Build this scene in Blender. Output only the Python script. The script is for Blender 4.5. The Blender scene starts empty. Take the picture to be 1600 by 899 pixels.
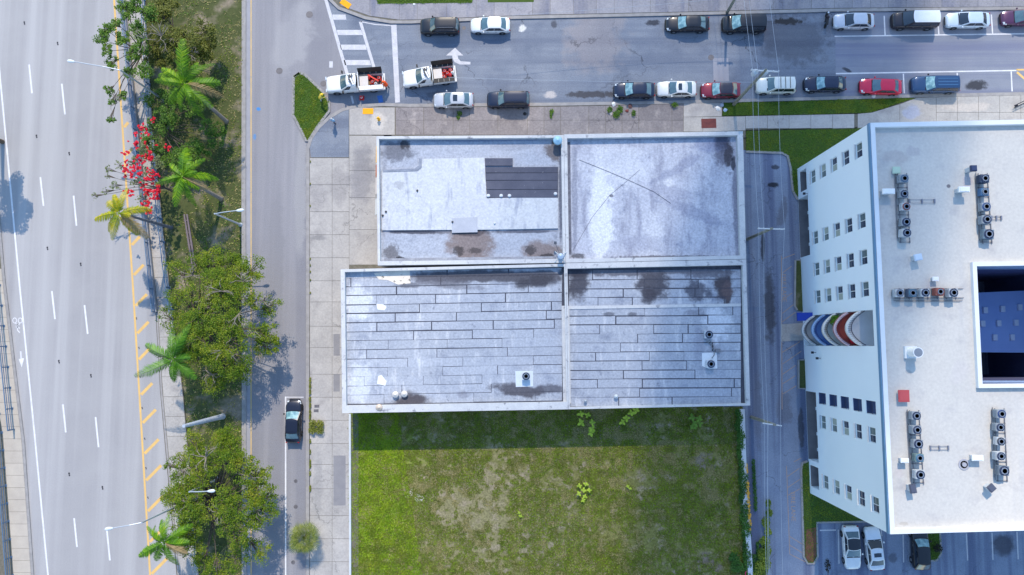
import bpy, bmesh, math, random
import numpy as np
from mathutils import Vector, Matrix, Euler, noise as mnoise

sc = bpy.context.scene
col = sc.collection
rng = random.Random(11)
npr = np.random.default_rng(5)
R = math.radians

# ------------------------------------------------------------------ camera
F, H = 1130.0, 84.0                     # focal length in photo pixels, flying height in metres
TH, PH = math.atan(88.5 / F), math.atan(12 / F)
cam_d = bpy.data.cameras.new('camera')
cam_d.sensor_width = 36; cam_d.lens = 36 * F / 1600
cam_d.clip_start = 0.5; cam_d.clip_end = 6000
cam = bpy.data.objects.new('camera', cam_d); col.objects.link(cam)
cam.location = (0, 0, H); cam.rotation_euler = (TH, PH, 0)
sc.camera = cam
CR = Euler((TH, PH, 0)).to_matrix()

# ------------------------------------------------------------------ sky, sun, exposure
SUN_EL, SUN_AZ = 46.0, -2.0
w = bpy.data.worlds.new('World'); sc.world = w; w.use_nodes = True
wn = w.node_tree.nodes; wl = w.node_tree.links
bg = wn['Background']; bg.inputs[1].default_value = 0.15
sky = wn.new('ShaderNodeTexSky'); sky.sky_type = 'NISHITA'; sky.sun_disc = False
sky.sun_elevation = R(SUN_EL); sky.sun_rotation = R(SUN_AZ)
sky.air_density = 1.6; sky.ozone_density = 6.0; sky.dust_density = 0.2
wl.new(sky.outputs[0], bg.inputs[0])
sun_d = bpy.data.lights.new('sun', 'SUN'); sun_d.energy = 2.7; sun_d.angle = R(0.53); sun_d.color = (1.0, 0.88, 0.71)
sun = bpy.data.objects.new('sun', sun_d); col.objects.link(sun)
SUNV = Vector((math.sin(R(SUN_AZ)) * math.cos(R(SUN_EL)), math.cos(R(SUN_AZ)) * math.cos(R(SUN_EL)), math.sin(R(SUN_EL))))
sun.rotation_euler = (-SUNV).to_track_quat('-Z', 'Y').to_euler()
sun.location = (0, 60, 120)
sc.view_settings.view_transform = 'Standard'; sc.view_settings.look = 'None'
sc.view_settings.exposure = 0.82; sc.view_settings.gamma = 1.0; sc.view_settings.use_curve_mapping = False
sc.cycles.max_bounces = 6; sc.cycles.diffuse_bounces = 3; sc.cycles.glossy_bounces = 2; sc.cycles.transmission_bounces = 3
sc.cycles.transparent_max_bounces = 12


def G(px, py, z=0.0):
    """point at height z on the ray of photo pixel (px, py)"""
    d = CR @ Vector(((px - 800) / F, -(py - 449.5) / F, -1.0))
    t = (z - H) / d.z
    return Vector((d.x * t, d.y * t, z))


def C(r, g, b):
    f = lambda v: ((v / 255 + 0.055) / 1.055) ** 2.4 if v > 10 else v / 255 / 12.92
    return (f(r), f(g), f(b), 1)


# ------------------------------------------------------------------ material helpers
def stain_group():
    g = bpy.data.node_groups.new('stain', 'ShaderNodeTree')
    I = g.interface
    for n, t in (('Center', 'NodeSocketVector'), ('Radius', 'NodeSocketVector'), ('Angle', 'NodeSocketFloat'),
                 ('Rough', 'NodeSocketFloat'), ('Scale', 'NodeSocketFloat')):
        I.new_socket(n, in_out='INPUT', socket_type=t)
    I.new_socket('Fac', in_out='OUTPUT', socket_type='NodeSocketFloat')
    N, L = g.nodes, g.links
    gi, go, ge = N.new('NodeGroupInput'), N.new('NodeGroupOutput'), N.new('ShaderNodeNewGeometry')
    wp_ = N.new('ShaderNodeTexNoise'); wp_.inputs['Scale'].default_value = .8; wp_.inputs['Detail'].default_value = 4
    L.new(ge.outputs['Position'], wp_.inputs['Vector'])
    w0 = N.new('ShaderNodeVectorMath'); w0.operation = 'SUBTRACT'; w0.inputs[1].default_value = (.5, .5, .5); L.new(wp_.outputs['Color'], w0.inputs[0])
    w1 = N.new('ShaderNodeVectorMath'); w1.operation = 'MULTIPLY'; L.new(w0.outputs[0], w1.inputs[0])
    wr = N.new('ShaderNodeVectorMath'); wr.operation = 'MINIMUM'; wr.inputs[1].default_value = (2.2, 2.2, 0); L.new(gi.outputs['Radius'], wr.inputs[0]); L.new(wr.outputs[0], w1.inputs[1])
    w2 = N.new('ShaderNodeVectorMath'); w2.operation = 'ADD'; L.new(ge.outputs['Position'], w2.inputs[0]); L.new(w1.outputs[0], w2.inputs[1])
    s = N.new('ShaderNodeVectorMath'); s.operation = 'SUBTRACT'
    L.new(w2.outputs[0], s.inputs[0]); L.new(gi.outputs['Center'], s.inputs[1])
    ro = N.new('ShaderNodeVectorRotate'); ro.rotation_type = 'Z_AXIS'
    L.new(s.outputs[0], ro.inputs['Vector']); L.new(gi.outputs['Angle'], ro.inputs['Angle'])
    dv = N.new('ShaderNodeVectorMath'); dv.operation = 'DIVIDE'
    L.new(ro.outputs[0], dv.inputs[0]); L.new(gi.outputs['Radius'], dv.inputs[1])
    le = N.new('ShaderNodeVectorMath'); le.operation = 'LENGTH'; L.new(dv.outputs[0], le.inputs[0])
    no = N.new('ShaderNodeTexNoise'); no.inputs['Detail'].default_value = 5; no.inputs['Roughness'].default_value = .65
    L.new(ge.outputs['Position'], no.inputs['Vector']); L.new(gi.outputs['Scale'], no.inputs['Scale'])
    a = N.new('ShaderNodeMath'); a.operation = 'SUBTRACT'; a.inputs[1].default_value = .5; L.new(no.outputs[0], a.inputs[0])
    m = N.new('ShaderNodeMath'); m.operation = 'MULTIPLY_ADD'
    L.new(a.outputs[0], m.inputs[0]); L.new(gi.outputs['Rough'], m.inputs[1]); L.new(le.outputs['Value'], m.inputs[2])
    r = N.new('ShaderNodeMapRange'); r.interpolation_type = 'SMOOTHSTEP'
    r.inputs[1].default_value = 1.15; r.inputs[2].default_value = .6
    L.new(m.outputs[0], r.inputs[0]); L.new(r.outputs[0], go.inputs[0])
    return g


STAIN = stain_group()


def pm(name, c, c2=None, rough=.85, scale=1.2, amt=.5, fine=.12, fscale=14., bump=0., stains=(), streak=None,
       spec=.25, metal=0., coat=0., obj=False, per=0., blotch=None, crack=None, blotch2=None):
    """principled material: broad noise between c and c2, fine grain, optional streaks, stains, per-object tint"""
    m = bpy.data.materials.new(name); m.use_nodes = True
    N, L = m.node_tree.nodes, m.node_tree.links
    b = N['Principled BSDF']
    b.inputs['Roughness'].default_value = rough; b.inputs['Specular IOR Level'].default_value = spec
    b.inputs['Metallic'].default_value = metal; b.inputs['Coat Weight'].default_value = coat
    b.inputs['Coat Roughness'].default_value = .08
    if obj:
        vec = N.new('ShaderNodeTexCoord').outputs['Object']
    else:
        vec = N.new('ShaderNodeNewGeometry').outputs['Position']
    c2 = c2 or tuple(v * .8 for v in c[:3]) + (1,)

    def mix(fac, A, B, mode='MIX'):
        x = N.new('ShaderNodeMix'); x.data_type = 'RGBA'; x.blend_type = mode; x.clamp_factor = True
        for s, v in ((0, fac), (6, A), (7, B)):
            if isinstance(v, (int, float)): x.inputs[s].default_value = v
            elif isinstance(v, tuple): x.inputs[s].default_value = v
            else: L.new(v, x.inputs[s])
        return x.outputs[2]

    def noi(sca, det=4, ro=.6, v=None):
        n = N.new('ShaderNodeTexNoise'); n.inputs['Scale'].default_value = sca
        n.inputs['Detail'].default_value = det; n.inputs['Roughness'].default_value = ro
        L.new(v or vec, n.inputs['Vector'])
        return n.outputs[0]

    def rmp(x, lo, hi):
        r = N.new('ShaderNodeMapRange'); r.inputs[1].default_value = lo; r.inputs[2].default_value = hi
        L.new(x, r.inputs[0]); return r.outputs[0]
    cur = mix(rmp(noi(scale), .5 - amt * .5, .5 + amt * .5), c, c2)
    if blotch:
        cur = mix(rmp(noi(blotch[1], 3), blotch[2], blotch[3]), cur, blotch[0])
    if blotch2:
        cur = mix(rmp(noi(blotch2[1], 4, .7), blotch2[2], blotch2[3]), cur, blotch2[0])
    if streak:                                    # (sx, sy, lo, hi, colour, angle)
        mp = N.new('ShaderNodeMapping'); L.new(vec, mp.inputs[0])
        mp.inputs['Rotation'].default_value = (0, 0, streak[5]); mp.inputs['Scale'].default_value = (streak[0], streak[1], 1)
        cur = mix(rmp(noi(1, 3, .6, mp.outputs[0]), streak[2], streak[3]), cur, streak[4])
    for s in stains:                              # (x, y, z, rx, ry, angle, colour, strength, rough, scale) in metres
        g = N.new('ShaderNodeGroup'); g.node_tree = STAIN
        g.inputs['Center'].default_value = s[0:3]; g.inputs['Radius'].default_value = (s[3], s[4], 3)
        g.inputs['Angle'].default_value = s[5]; g.inputs['Rough'].default_value = s[8]; g.inputs['Scale'].default_value = s[9]
        k = N.new('ShaderNodeMath'); k.operation = 'MULTIPLY'; L.new(g.outputs[0], k.inputs[0]); k.inputs[1].default_value = s[7]
        cur = mix(k.outputs[0], cur, s[6])
    if crack:
        vo = N.new('ShaderNodeTexVoronoi'); vo.feature = 'DISTANCE_TO_EDGE'; vo.inputs['Scale'].default_value = crack[0]
        wn_ = N.new('ShaderNodeTexNoise'); wn_.inputs['Scale'].default_value = 1.1; wn_.inputs['Detail'].default_value = 4; L.new(vec, wn_.inputs['Vector'])
        av = N.new('ShaderNodeVectorMath'); av.operation = 'MULTIPLY_ADD'; av.inputs[1].default_value = (2.2, 2.2, 0); L.new(wn_.outputs['Color'], av.inputs[0]); L.new(vec, av.inputs[2])
        L.new(av.outputs[0], vo.inputs['Vector'])
        lin = rmp(vo.outputs[0], crack[1], 0.); msk = rmp(noi(.12, 2), .48, .62)
        mu = N.new('ShaderNodeMath'); mu.operation = 'MULTIPLY'; L.new(lin, mu.inputs[0]); L.new(msk, mu.inputs[1])
        mu2 = N.new('ShaderNodeMath'); mu2.operation = 'MULTIPLY'; mu2.inputs[1].default_value = crack[2]; L.new(mu.outputs[0], mu2.inputs[0])
        cur = mix(mu2.outputs[0], cur, (.02, .02, .025, 1))
    if fine:
        f = rmp(noi(fscale, 3, .7), .25, .75)
        cur = mix(1.0, cur, mix(f, (1 - fine,) * 3 + (1,), (1 + fine,) * 3 + (1,)), 'MULTIPLY')
    if per:
        oi = N.new('ShaderNodeObjectInfo')
        cur = mix(1.0, cur, mix(oi.outputs['Random'], (1 - per,) * 3 + (1,), (1 + per,) * 3 + (1,)), 'MULTIPLY')
    L.new(cur, b.inputs['Base Color'])
    if bump:
        bp = N.new('ShaderNodeBump'); bp.inputs['Strength'].default_value = bump; bp.inputs['Distance'].default_value = .05
        L.new(noi(fscale * .6, 4), bp.inputs['Height']); L.new(bp.outputs[0], b.inputs['Normal'])
    return m


def leafmat(name, cols, trans=.25, rough=.5):
    m = bpy.data.materials.new(name); m.use_nodes = True
    N, L = m.node_tree.nodes, m.node_tree.links
    b = N['Principled BSDF']; b.inputs['Roughness'].default_value = rough; b.inputs['Specular IOR Level'].default_value = .3
    ge = N.new('ShaderNodeNewGeometry'); cr = N.new('ShaderNodeValToRGB')
    e = cr.color_ramp.elements
    while len(e) < len(cols): e.new(.5)
    for i, c in enumerate(cols): e[i].position = i / (len(cols) - 1); e[i].color = c
    no = N.new('ShaderNodeTexNoise'); no.inputs['Scale'].default_value = .55; no.inputs['Detail'].default_value = 3
    L.new(ge.outputs['Position'], no.inputs['Vector'])
    ma = N.new('ShaderNodeMath'); ma.operation = 'MULTIPLY_ADD'; ma.inputs[1].default_value = .55; L.new(ge.outputs['Random Per Island'], ma.inputs[0])
    mb = N.new('ShaderNodeMapRange'); mb.inputs[1].default_value = .3; mb.inputs[2].default_value = .7; mb.inputs[3].default_value = 0.; mb.inputs[4].default_value = .45
    L.new(no.outputs[0], mb.inputs[0]); L.new(mb.outputs[0], ma.inputs[2])
    L.new(ma.outputs[0], cr.inputs[0]); L.new(cr.outputs[0], b.inputs['Base Color'])
    if trans:
        t = N.new('ShaderNodeBsdfTranslucent'); L.new(cr.outputs[0], t.inputs[0])
        mx = N.new('ShaderNodeMixShader'); mx.inputs[0].default_value = trans
        L.new(b.outputs[0], mx.inputs[1]); L.new(t.outputs[0], mx.inputs[2])
        L.new(mx.outputs[0], N['Material Output'].inputs[0])
    return m


_pc = {}
def plain(c, rough=.6, metal=0., spec=.4, coat=0.):
    k = (tuple(round(v, 4) for v in c), rough, metal, coat)
    if k not in _pc:
        _pc[k] = pm('paint_%d' % len(_pc), c, tuple(v * .9 for v in c[:3]) + (1,), rough=rough, metal=metal, spec=spec,
                    coat=coat, obj=True, fine=.05, fscale=6)
    return _pc[k]


# ------------------------------------------------------------------ mesh helpers
class MB:
    def __init__(s): s.v = []; s.f = []; s.m = []

    def add(s, vs, fs, mi=0):
        o = len(s.v); s.v += [tuple(v) for v in vs]
        for f in fs: s.f.append(tuple(i + o for i in f)); s.m.append(mi)
        return s

    def box(s, c, d, rz=0., mi=0, ry=0.):
        M = Matrix.Rotation(rz, 3, 'Z') @ Matrix.Rotation(ry, 3, 'Y')
        vs = [Vector(c) + M @ Vector((x * d[0] / 2, y * d[1] / 2, z * d[2] / 2)) for x in (-1, 1) for y in (-1, 1) for z in (-1, 1)]
        return s.add(vs, [(0, 1, 3, 2), (4, 6, 7, 5), (0, 4, 5, 1), (2, 3, 7, 6), (0, 2, 6, 4), (1, 5, 7, 3)], mi)

    def prism(s, pts, z0, z1, mi=0, bottom=False):
        n = len(pts)
        a = sum(pts[i][0] * pts[(i + 1) % n][1] - pts[(i + 1) % n][0] * pts[i][1] for i in range(n))
        if a < 0: pts = pts[::-1]
        vs = [(p[0], p[1], z0) for p in pts] + [(p[0], p[1], z1) for p in pts]
        fs = [tuple(range(n, 2 * n))] + [(i, (i + 1) % n, n + (i + 1) % n, n + i) for i in range(n)]
        if bottom: fs.append(tuple(range(n - 1, -1, -1)))
        return s.add(vs, fs, mi)

    def sheet(s, pts, z, mi=0):
        n = len(pts)
        a = sum(pts[i][0] * pts[(i + 1) % n][1] - pts[(i + 1) % n][0] * pts[i][1] for i in range(n))
        if a < 0: pts = pts[::-1]
        return s.add([(p[0], p[1], z) for p in pts], [tuple(range(n))], mi)

    def tube(s, pts, rad, n=8, mi=0, cap=True):
        pts = [Vector(p) for p in pts]
        if not hasattr(rad, '__len__'): rad = [rad] * len(pts)
        vs = []; fs = []
        for i, p in enumerate(pts):
            t = (pts[min(i + 1, len(pts) - 1)] - pts[max(i - 1, 0)])
            if t.length < 1e-6: t = Vector((0, 0, 1))
            t.normalize()
            u = t.orthogonal().normalized() if i == 0 else (u - t * u.dot(t)).normalized()
            v = t.cross(u)
            for k in range(n):
                a = 2 * math.pi * k / n
                vs.append(p + (u * math.cos(a) + v * math.sin(a)) * rad[i])
        for i in range(len(pts) - 1):
            for k in range(n):
                fs.append((i * n + k, i * n + (k + 1) % n, (i + 1) * n + (k + 1) % n, (i + 1) * n + k))
        if cap:
            fs.append(tuple(range(n - 1, -1, -1))); fs.append(tuple(range((len(pts) - 1) * n, len(pts) * n)))
        return s.add(vs, fs, mi)

    def lathe(s, c, prof, n=20, mi=0, axis='Z'):
        c = Vector(c); vs = []; fs = []
        for r, z in prof:
            for k in range(n):
                a = 2 * math.pi * k / n
                p = (r * math.cos(a), r * math.sin(a), z)
                if axis == 'Y': p = (p[0], p[2], p[1])
                vs.append(c + Vector(p))
        for i in range(len(prof) - 1):
            for k in range(n):
                fs.append((i * n + k, i * n + (k + 1) % n, (i + 1) * n + (k + 1) % n, (i + 1) * n + k))
        fs.append(tuple(range(n))); fs.append(tuple(range((len(prof) - 1) * n, len(prof) * n)))
        return s.add(vs, fs, mi)

    def build(s, name, mat, parent=None, local=False, smooth=False, pivot=None):
        A = np.array(s.v, dtype=float)
        if pivot is None:
            lo, hi = A.min(0), A.max(0)
            pivot = ((lo[0] + hi[0]) / 2, (lo[1] + hi[1]) / 2, lo[2])
        A = A - np.array(pivot)
        me = bpy.data.meshes.new(name)
        me.from_pydata(A.tolist(), [], s.f)
        for mm in (mat if isinstance(mat, (list, tuple)) else [mat]): me.materials.append(mm)
        if any(s.m): me.polygons.foreach_set('material_index', s.m)
        if smooth: me.polygons.foreach_set('use_smooth', [True] * len(me.polygons))
        bm = bmesh.new(); bm.from_mesh(me); bmesh.ops.recalc_face_normals(bm, faces=bm.faces) if not getattr(s, 'keep', False) else None
        bm.to_mesh(me); bm.free()
        o = bpy.data.objects.new(name, me); col.objects.link(o)
        o.location = pivot
        if parent:
            o.parent = parent
            if not local:
                q = Vector(pivot); p = parent
                while p: q = q - p.location; p = p.parent
                o.location = q
        return o


def tag(o, label=None, cat=None, group=None, kind=None):
    if label: o['label'] = label
    if cat: o['category'] = cat
    if group: o['group'] = group
    if kind: o['kind'] = kind
    return o


def thing(name, loc, label, cat, group=None, rz=0.):
    o = bpy.data.objects.new(name, None); col.objects.link(o)
    o.empty_display_size = .3; o.location = loc; o.rotation_euler = (0, 0, rz)
    return tag(o, label, cat, group)


def copy_tree(o, parent=None):
    c = o.copy(); col.objects.link(c); c.parent = parent
    for ch in o.children: copy_tree(ch, c)
    return c


def px(poly, z=0.): return [G(x, y, z) for x, y in poly]


def struct(name, poly, z, mat, z0=None):
    b = MB()
    if z0 is None: b.sheet(px(poly, z), z)
    else: b.prism(px(poly, z), z0, z)
    return tag(b.build(name, mat), kind='structure')


def paint(name, poly, z, mat, parent):
    return MB().sheet(px(poly, z), z).build(name, mat, parent)


def strip(x1, y1, x2, y2, wd):
    d = Vector((x2 - x1, y2 - y1)).normalized(); n = Vector((-d.y, d.x)) * wd / 2
    return [(x1 + n.x, y1 + n.y), (x2 + n.x, y2 + n.y), (x2 - n.x, y2 - n.y), (x1 - n.x, y1 - n.y)]


def st(x, y, rx, ry, ang=0, c=None, k=.8, rough=1.2, sca=1.2, z=0.):
    """stain, or painted sun or shade patch, given in photo pixels"""
    p = G(x, y, z); q = G(x + rx, y, z); r = G(x, y + ry, z)
    return (p.x, p.y, z, (q - p).length, (r - p).length, ang, c or C(45, 45, 52), k, rough, sca)


# ------------------------------------------------------------------ ground and roads
ASPH = C(150, 150, 154)
m_ground = pm('soil', C(110, 100, 84), C(80, 84, 60), scale=.3)
m_high = pm('highway_asphalt', C(156, 154, 155), C(148, 146, 148), scale=.25, fine=.1, fscale=9,
            streak=(.45, .008, .40, .64, C(168, 166, 167), R(6.3)), spec=.3, rough=.8,
            stains=[][:0] and [st(60, 500, 4, 900, .1, C(128, 127, 132), .35, .6, .3), st(112, 480, 5, 900, .1, C(128, 127, 132), .3, .6, .3)])
m_road = pm('street_asphalt', C(136, 141, 150), C(108, 116, 131), scale=.5, amt=.8, fine=.2, fscale=7, bump=.15, blotch=(C(96, 104, 120), .22, .52, .75), crack=(.16, .012, .7),  # blue base tint stands in for the cool shade over the street
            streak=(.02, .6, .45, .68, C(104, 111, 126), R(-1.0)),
            stains=[st(1235, 60, 62, 45, .2, C(70, 70, 78), .55, 1.8, 1.0), st(930, 60, 50, 60, .3, C(150, 140, 138), .45, 1.5, .5),  # the warm pale patch is sunlight painted on the street
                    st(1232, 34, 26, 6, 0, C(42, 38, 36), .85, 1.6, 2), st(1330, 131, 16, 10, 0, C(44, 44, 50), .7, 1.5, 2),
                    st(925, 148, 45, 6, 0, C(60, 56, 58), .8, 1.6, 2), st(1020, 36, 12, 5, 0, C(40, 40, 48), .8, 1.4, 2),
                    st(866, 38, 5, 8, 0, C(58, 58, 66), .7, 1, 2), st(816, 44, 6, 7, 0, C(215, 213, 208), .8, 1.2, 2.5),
                    st(680, 148, 16, 6, 0, C(70, 72, 80), .5, 1, 2), st(404, 171, 4, 3, 0, C(40, 130, 200), .8, .8, 2.5),  # dark mark by the trucks paints a service truck's shadow
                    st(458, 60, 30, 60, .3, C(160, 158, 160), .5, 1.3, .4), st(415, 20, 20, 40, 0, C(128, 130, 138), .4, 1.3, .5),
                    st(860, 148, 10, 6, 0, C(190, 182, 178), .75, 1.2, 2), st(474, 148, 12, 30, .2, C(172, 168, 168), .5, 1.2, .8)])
m_front = pm('frontage_asphalt', C(134, 133, 138), C(124, 123, 130), scale=.4, amt=.7, fine=.15, fscale=8, bump=.12,
            streak=(.5, .015, .45, .66, C(144, 142, 146), 0), stains=[st(404, 171, 4, 3, 0, C(40, 130, 200), .8, .8, 2.5), st(398, 215, 3, 5, 0, C(60, 130, 190), .6, .8, 2.5), st(458, 60, 30, 60, .3, C(160, 158, 160), .5, 1.3, .4), st(470, 300, 10, 120, 0, C(160, 158, 158), .5, 1.3, .4), st(430, 420, 14, 160, 0, C(124, 123, 128), .5, 1.3, .4)])
m_road2 = pm('resurfaced_asphalt', C(136, 139, 150), C(122, 127, 140), scale=.4, fine=.12, fscale=10,  # blue of the shade put into the base colour here too
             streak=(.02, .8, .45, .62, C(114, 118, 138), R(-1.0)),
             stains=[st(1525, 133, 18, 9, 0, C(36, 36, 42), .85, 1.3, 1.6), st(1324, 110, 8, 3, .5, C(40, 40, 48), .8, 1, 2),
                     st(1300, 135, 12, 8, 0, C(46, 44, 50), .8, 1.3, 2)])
m_lot = pm('alley_asphalt', C(140, 149, 166), C(112, 122, 142), scale=.5, amt=.8, fine=.2, fscale=7, crack=(.2, .012, .6), bump=.15,  # shade over alley and car park tinted blue into the base colour
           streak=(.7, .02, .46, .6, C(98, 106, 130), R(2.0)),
           stains=[st(1203, 480, 10, 60, 0, C(64, 62, 66), .75, 1.6, .7), st(1192, 388, 4, 26, 0, C(48, 48, 56), .8, 1.2, 1),  # the dark streak by the utility pole paints the pole's shadow
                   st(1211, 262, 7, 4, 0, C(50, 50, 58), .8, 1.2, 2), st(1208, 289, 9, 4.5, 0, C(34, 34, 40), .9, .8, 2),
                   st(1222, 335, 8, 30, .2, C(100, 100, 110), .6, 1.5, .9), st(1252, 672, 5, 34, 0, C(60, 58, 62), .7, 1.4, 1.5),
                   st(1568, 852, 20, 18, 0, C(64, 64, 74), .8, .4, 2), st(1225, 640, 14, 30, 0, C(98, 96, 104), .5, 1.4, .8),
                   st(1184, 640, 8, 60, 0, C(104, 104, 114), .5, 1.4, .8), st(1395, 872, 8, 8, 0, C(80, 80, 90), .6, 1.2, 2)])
m_conc = pm('concrete', C(180, 175, 170), C(152, 148, 146), scale=.5, fine=.15, fscale=5, per=.05, amt=.8, blotch=(C(136, 132, 132), .35, .56, .8), crack=(.2, .012, .4),
            stains=[st(566, 275, 22, 50, 0, C(126, 124, 128), .7, 1.2, .6), st(530, 290, 16, 30, 0, C(140, 136, 136), .6, 1.2, .6), st(500, 300, 16, 20, 0, C(146, 142, 142), .5, 1.2, .8), st(500, 372, 14, 4, 0, C(130, 128, 128), .6, 1, 1), st(497, 760, 8, 60, 0, C(140, 138, 138), .5, 1.6, 1.4), st(590, 190, 14, 14, 0, C(206, 200, 192), .5, 1.4, 1), st(1510, 168, 40, 8, 0, C(200, 188, 178), .5, 1.4, .8), st(1425, 175, 16, 12, 0, C(150, 160, 190), .5, 1.4, 1)])
m_conc_old = pm('weathered_concrete', C(146, 139, 138), C(112, 107, 110), scale=.6, fine=.22, fscale=5, per=.08, amt=.9, crack=(.3, .015, .6),
                streak=(.5, .3, .58, .75, C(166, 158, 154), 0))
m_joint = pm('joint_dirt', C(118, 112, 104), C(92, 90, 76), scale=3)
m_kerb = pm('kerb_concrete', C(160, 156, 154), C(134, 131, 131), scale=1.5, fine=.1)
m_white = pm('white_marking', C(222, 221, 222), C(196, 195, 200), scale=1.4, amt=.5, fine=.12, fscale=9, rough=.6)
m_whitew = pm('worn_white_marking', C(204, 203, 207), C(170, 169, 175), scale=1.6, amt=.7, fine=.14, fscale=7, rough=.6)
m_yel = pm('yellow_marking', C(222, 180, 104), C(200, 166, 112), scale=1.4, fine=.12, rough=.6)
m_yelw = pm('worn_yellow_marking', C(206, 172, 116), C(178, 158, 122), scale=1.2, fine=.15, rough=.6)
m_orange = pm('faded_orange_marking', C(188, 150, 122), C(150, 138, 134), scale=2.2, amt=.7, fine=.2, rough=.6)

struct('ground', [(-7000, -3600), (8600, -3600), (8600, 4500), (-7000, 4500)], -.06, m_ground)
hw = struct('highway', [(-900, -1400), (44, -1400), (192, 0), (243, 490), (250, 610), (276, 899), (376, 1900), (-900, 1900)], 0., m_high)
fr = struct('frontage_road', [(384, -1400), (505, -1400), (510, -30), (560, 120), (560, 175), (500, 232), (486, 260), (482, 420), (480, 640), (480, 1900), (384, 1900)], 0., m_front)
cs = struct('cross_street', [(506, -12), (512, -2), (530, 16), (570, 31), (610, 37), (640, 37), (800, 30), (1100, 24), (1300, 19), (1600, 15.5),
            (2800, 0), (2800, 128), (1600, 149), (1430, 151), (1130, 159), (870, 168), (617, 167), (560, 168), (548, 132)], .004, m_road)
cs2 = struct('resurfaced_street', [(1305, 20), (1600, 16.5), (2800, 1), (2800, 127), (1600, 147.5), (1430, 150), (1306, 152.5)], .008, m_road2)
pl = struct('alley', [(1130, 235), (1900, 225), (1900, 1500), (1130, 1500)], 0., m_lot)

# kerbs and raised ground
def kerb(name, line, wd, h, mat=None):
    """kerb along a photo polyline, wd in metres"""
    p = [G(x, y, h) for x, y in line]; L_ = []; R_ = []
    for i, a in enumerate(p):
        t = (p[min(i + 1, len(p) - 1)] - p[max(i - 1, 0)]); t.z = 0; t.normalize(); n = Vector((-t.y, t.x, 0)) * wd / 2
        L_.append(a + n); R_.append(a - n)
    b = MB(); n = len(p)
    vs = [(q.x, q.y, zz) for q in L_ for zz in (-.03, h)] + [(q.x, q.y, zz) for q in R_ for zz in (-.03, h)]
    fs = []
    for i in range(n - 1):
        a, c = 2 * i, 2 * n + 2 * i
        fs += [(a, a + 2, a + 3, a + 1), (c, c + 1, c + 3, c + 2), (a + 1, a + 3, c + 3, c + 1)]
    fs += [(0, 1, 2 * n + 1, 2 * n), (2 * n - 2, 4 * n - 2, 4 * n - 1, 2 * n - 1)]
    b.add(vs, fs)
    return tag(b.build(name, mat or m_kerb), kind='structure')


def slab_grid(parent, quads, z, mat, th=.03, gap=.013, name='paving_slab'):
    for q in quads:
        p = px(q, z); c = sum(p, Vector()) / len(p)
        p = [c + (a - c) * (1 - 2 * gap / max((a - c).length, .3)) for a in p]
        b = MB().prism(p, z - th, z)
        b.build(name, mat, parent)


# --- the walkway and median by the highway
m_med = pm('median_soil', C(86, 88, 54), C(54, 68, 30), scale=.5, amt=.8, fine=.3, fscale=5,
           blotch=(C(136, 124, 108), .35, .52, .7))
med_poly = [(150, -900), (228, 0), (240, 200), (262, 415), (287, 610), (300, 760), (312, 899), (380, 1700), (379, 1700), (379, -900)]
struct('median_ground', med_poly, .1, m_med, -.05)
wk = struct('highway_walkway', [(50, -1300), (193, 0), (244, 490), (251, 610), (277, 899), (360, 1700), (378, 1700), (311, 899), (299, 760), (286, 610), (261, 415), (239, 200), (227, 0), (120, -1300)], .115, m_joint, -.05)
ed_l = lambda y: np.interp(y, [0, 490, 610, 899], [194, 244.5, 251.5, 278]); ed_r = lambda y: np.interp(y, [0, 200, 415, 610, 760, 899], [226, 238, 260, 285, 298, 310])
ys = list(range(0, 940, 31))
slab_grid(wk, [[(ed_l(a) + 2.6, a), (ed_r(a), a), (ed_r(b), b), (ed_l(b) + 2.6, b)] for a, b in zip(ys[:-1], ys[1:])], .14, m_conc)
kerb('kerb', [(ed_l(y) + .6, y) for y in (0, 250, 490, 610, 750, 899, 960)], .22, .13)
kerb('kerb', [(381, -100), (380.5, 300), (381, 600), (381, 1000)], .5, .14)
m_gut = pm('gutter_concrete', C(158, 158, 164), C(140, 141, 150), scale=.8, fine=.12)
struct('gutter', [(384, -900), (391, -900), (391, 1500), (384, 1500)], .005, m_gut)
for i, (a, b) in enumerate([(-60, 120), (121, 300), (301, 470), (471, 640), (641, 800), (801, 960)]):
    paint('edge_line', strip(392.3, a, 392.3, b, 1.9), .008, m_yelw, fr)

# --- left side of the highway
lw = struct('far_walkway', [(-60, 300), (-8, 300), (4, 440), (23, 600), (35, 690), (50, 899), (66, 1100), (-10, 1100), (-60, 700)], .1, m_joint, -.05)
lx = lambda y: np.interp(y, [300, 440, 600, 690, 899], [-8, 4, 23, 34, 48.5]); ll = lambda y: np.interp(y, [300, 600, 674, 899], [-40, -12, 4, 21])
ys = list(range(420, 940, 19))
slab_grid(lw, [[(ll(a), a), (lx(a), a), (lx(b), b), (ll(b), b)] for a, b in zip(ys[:-1], ys[1:])], .13, pm('beige_concrete', C(184, 175, 163), C(170, 161, 151), scale=.8, fine=.08, per=.05))
kerb('kerb', [(lx(y) + 2, y) for y in (330, 440, 600, 690, 899, 960)], .3, .12)

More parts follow.
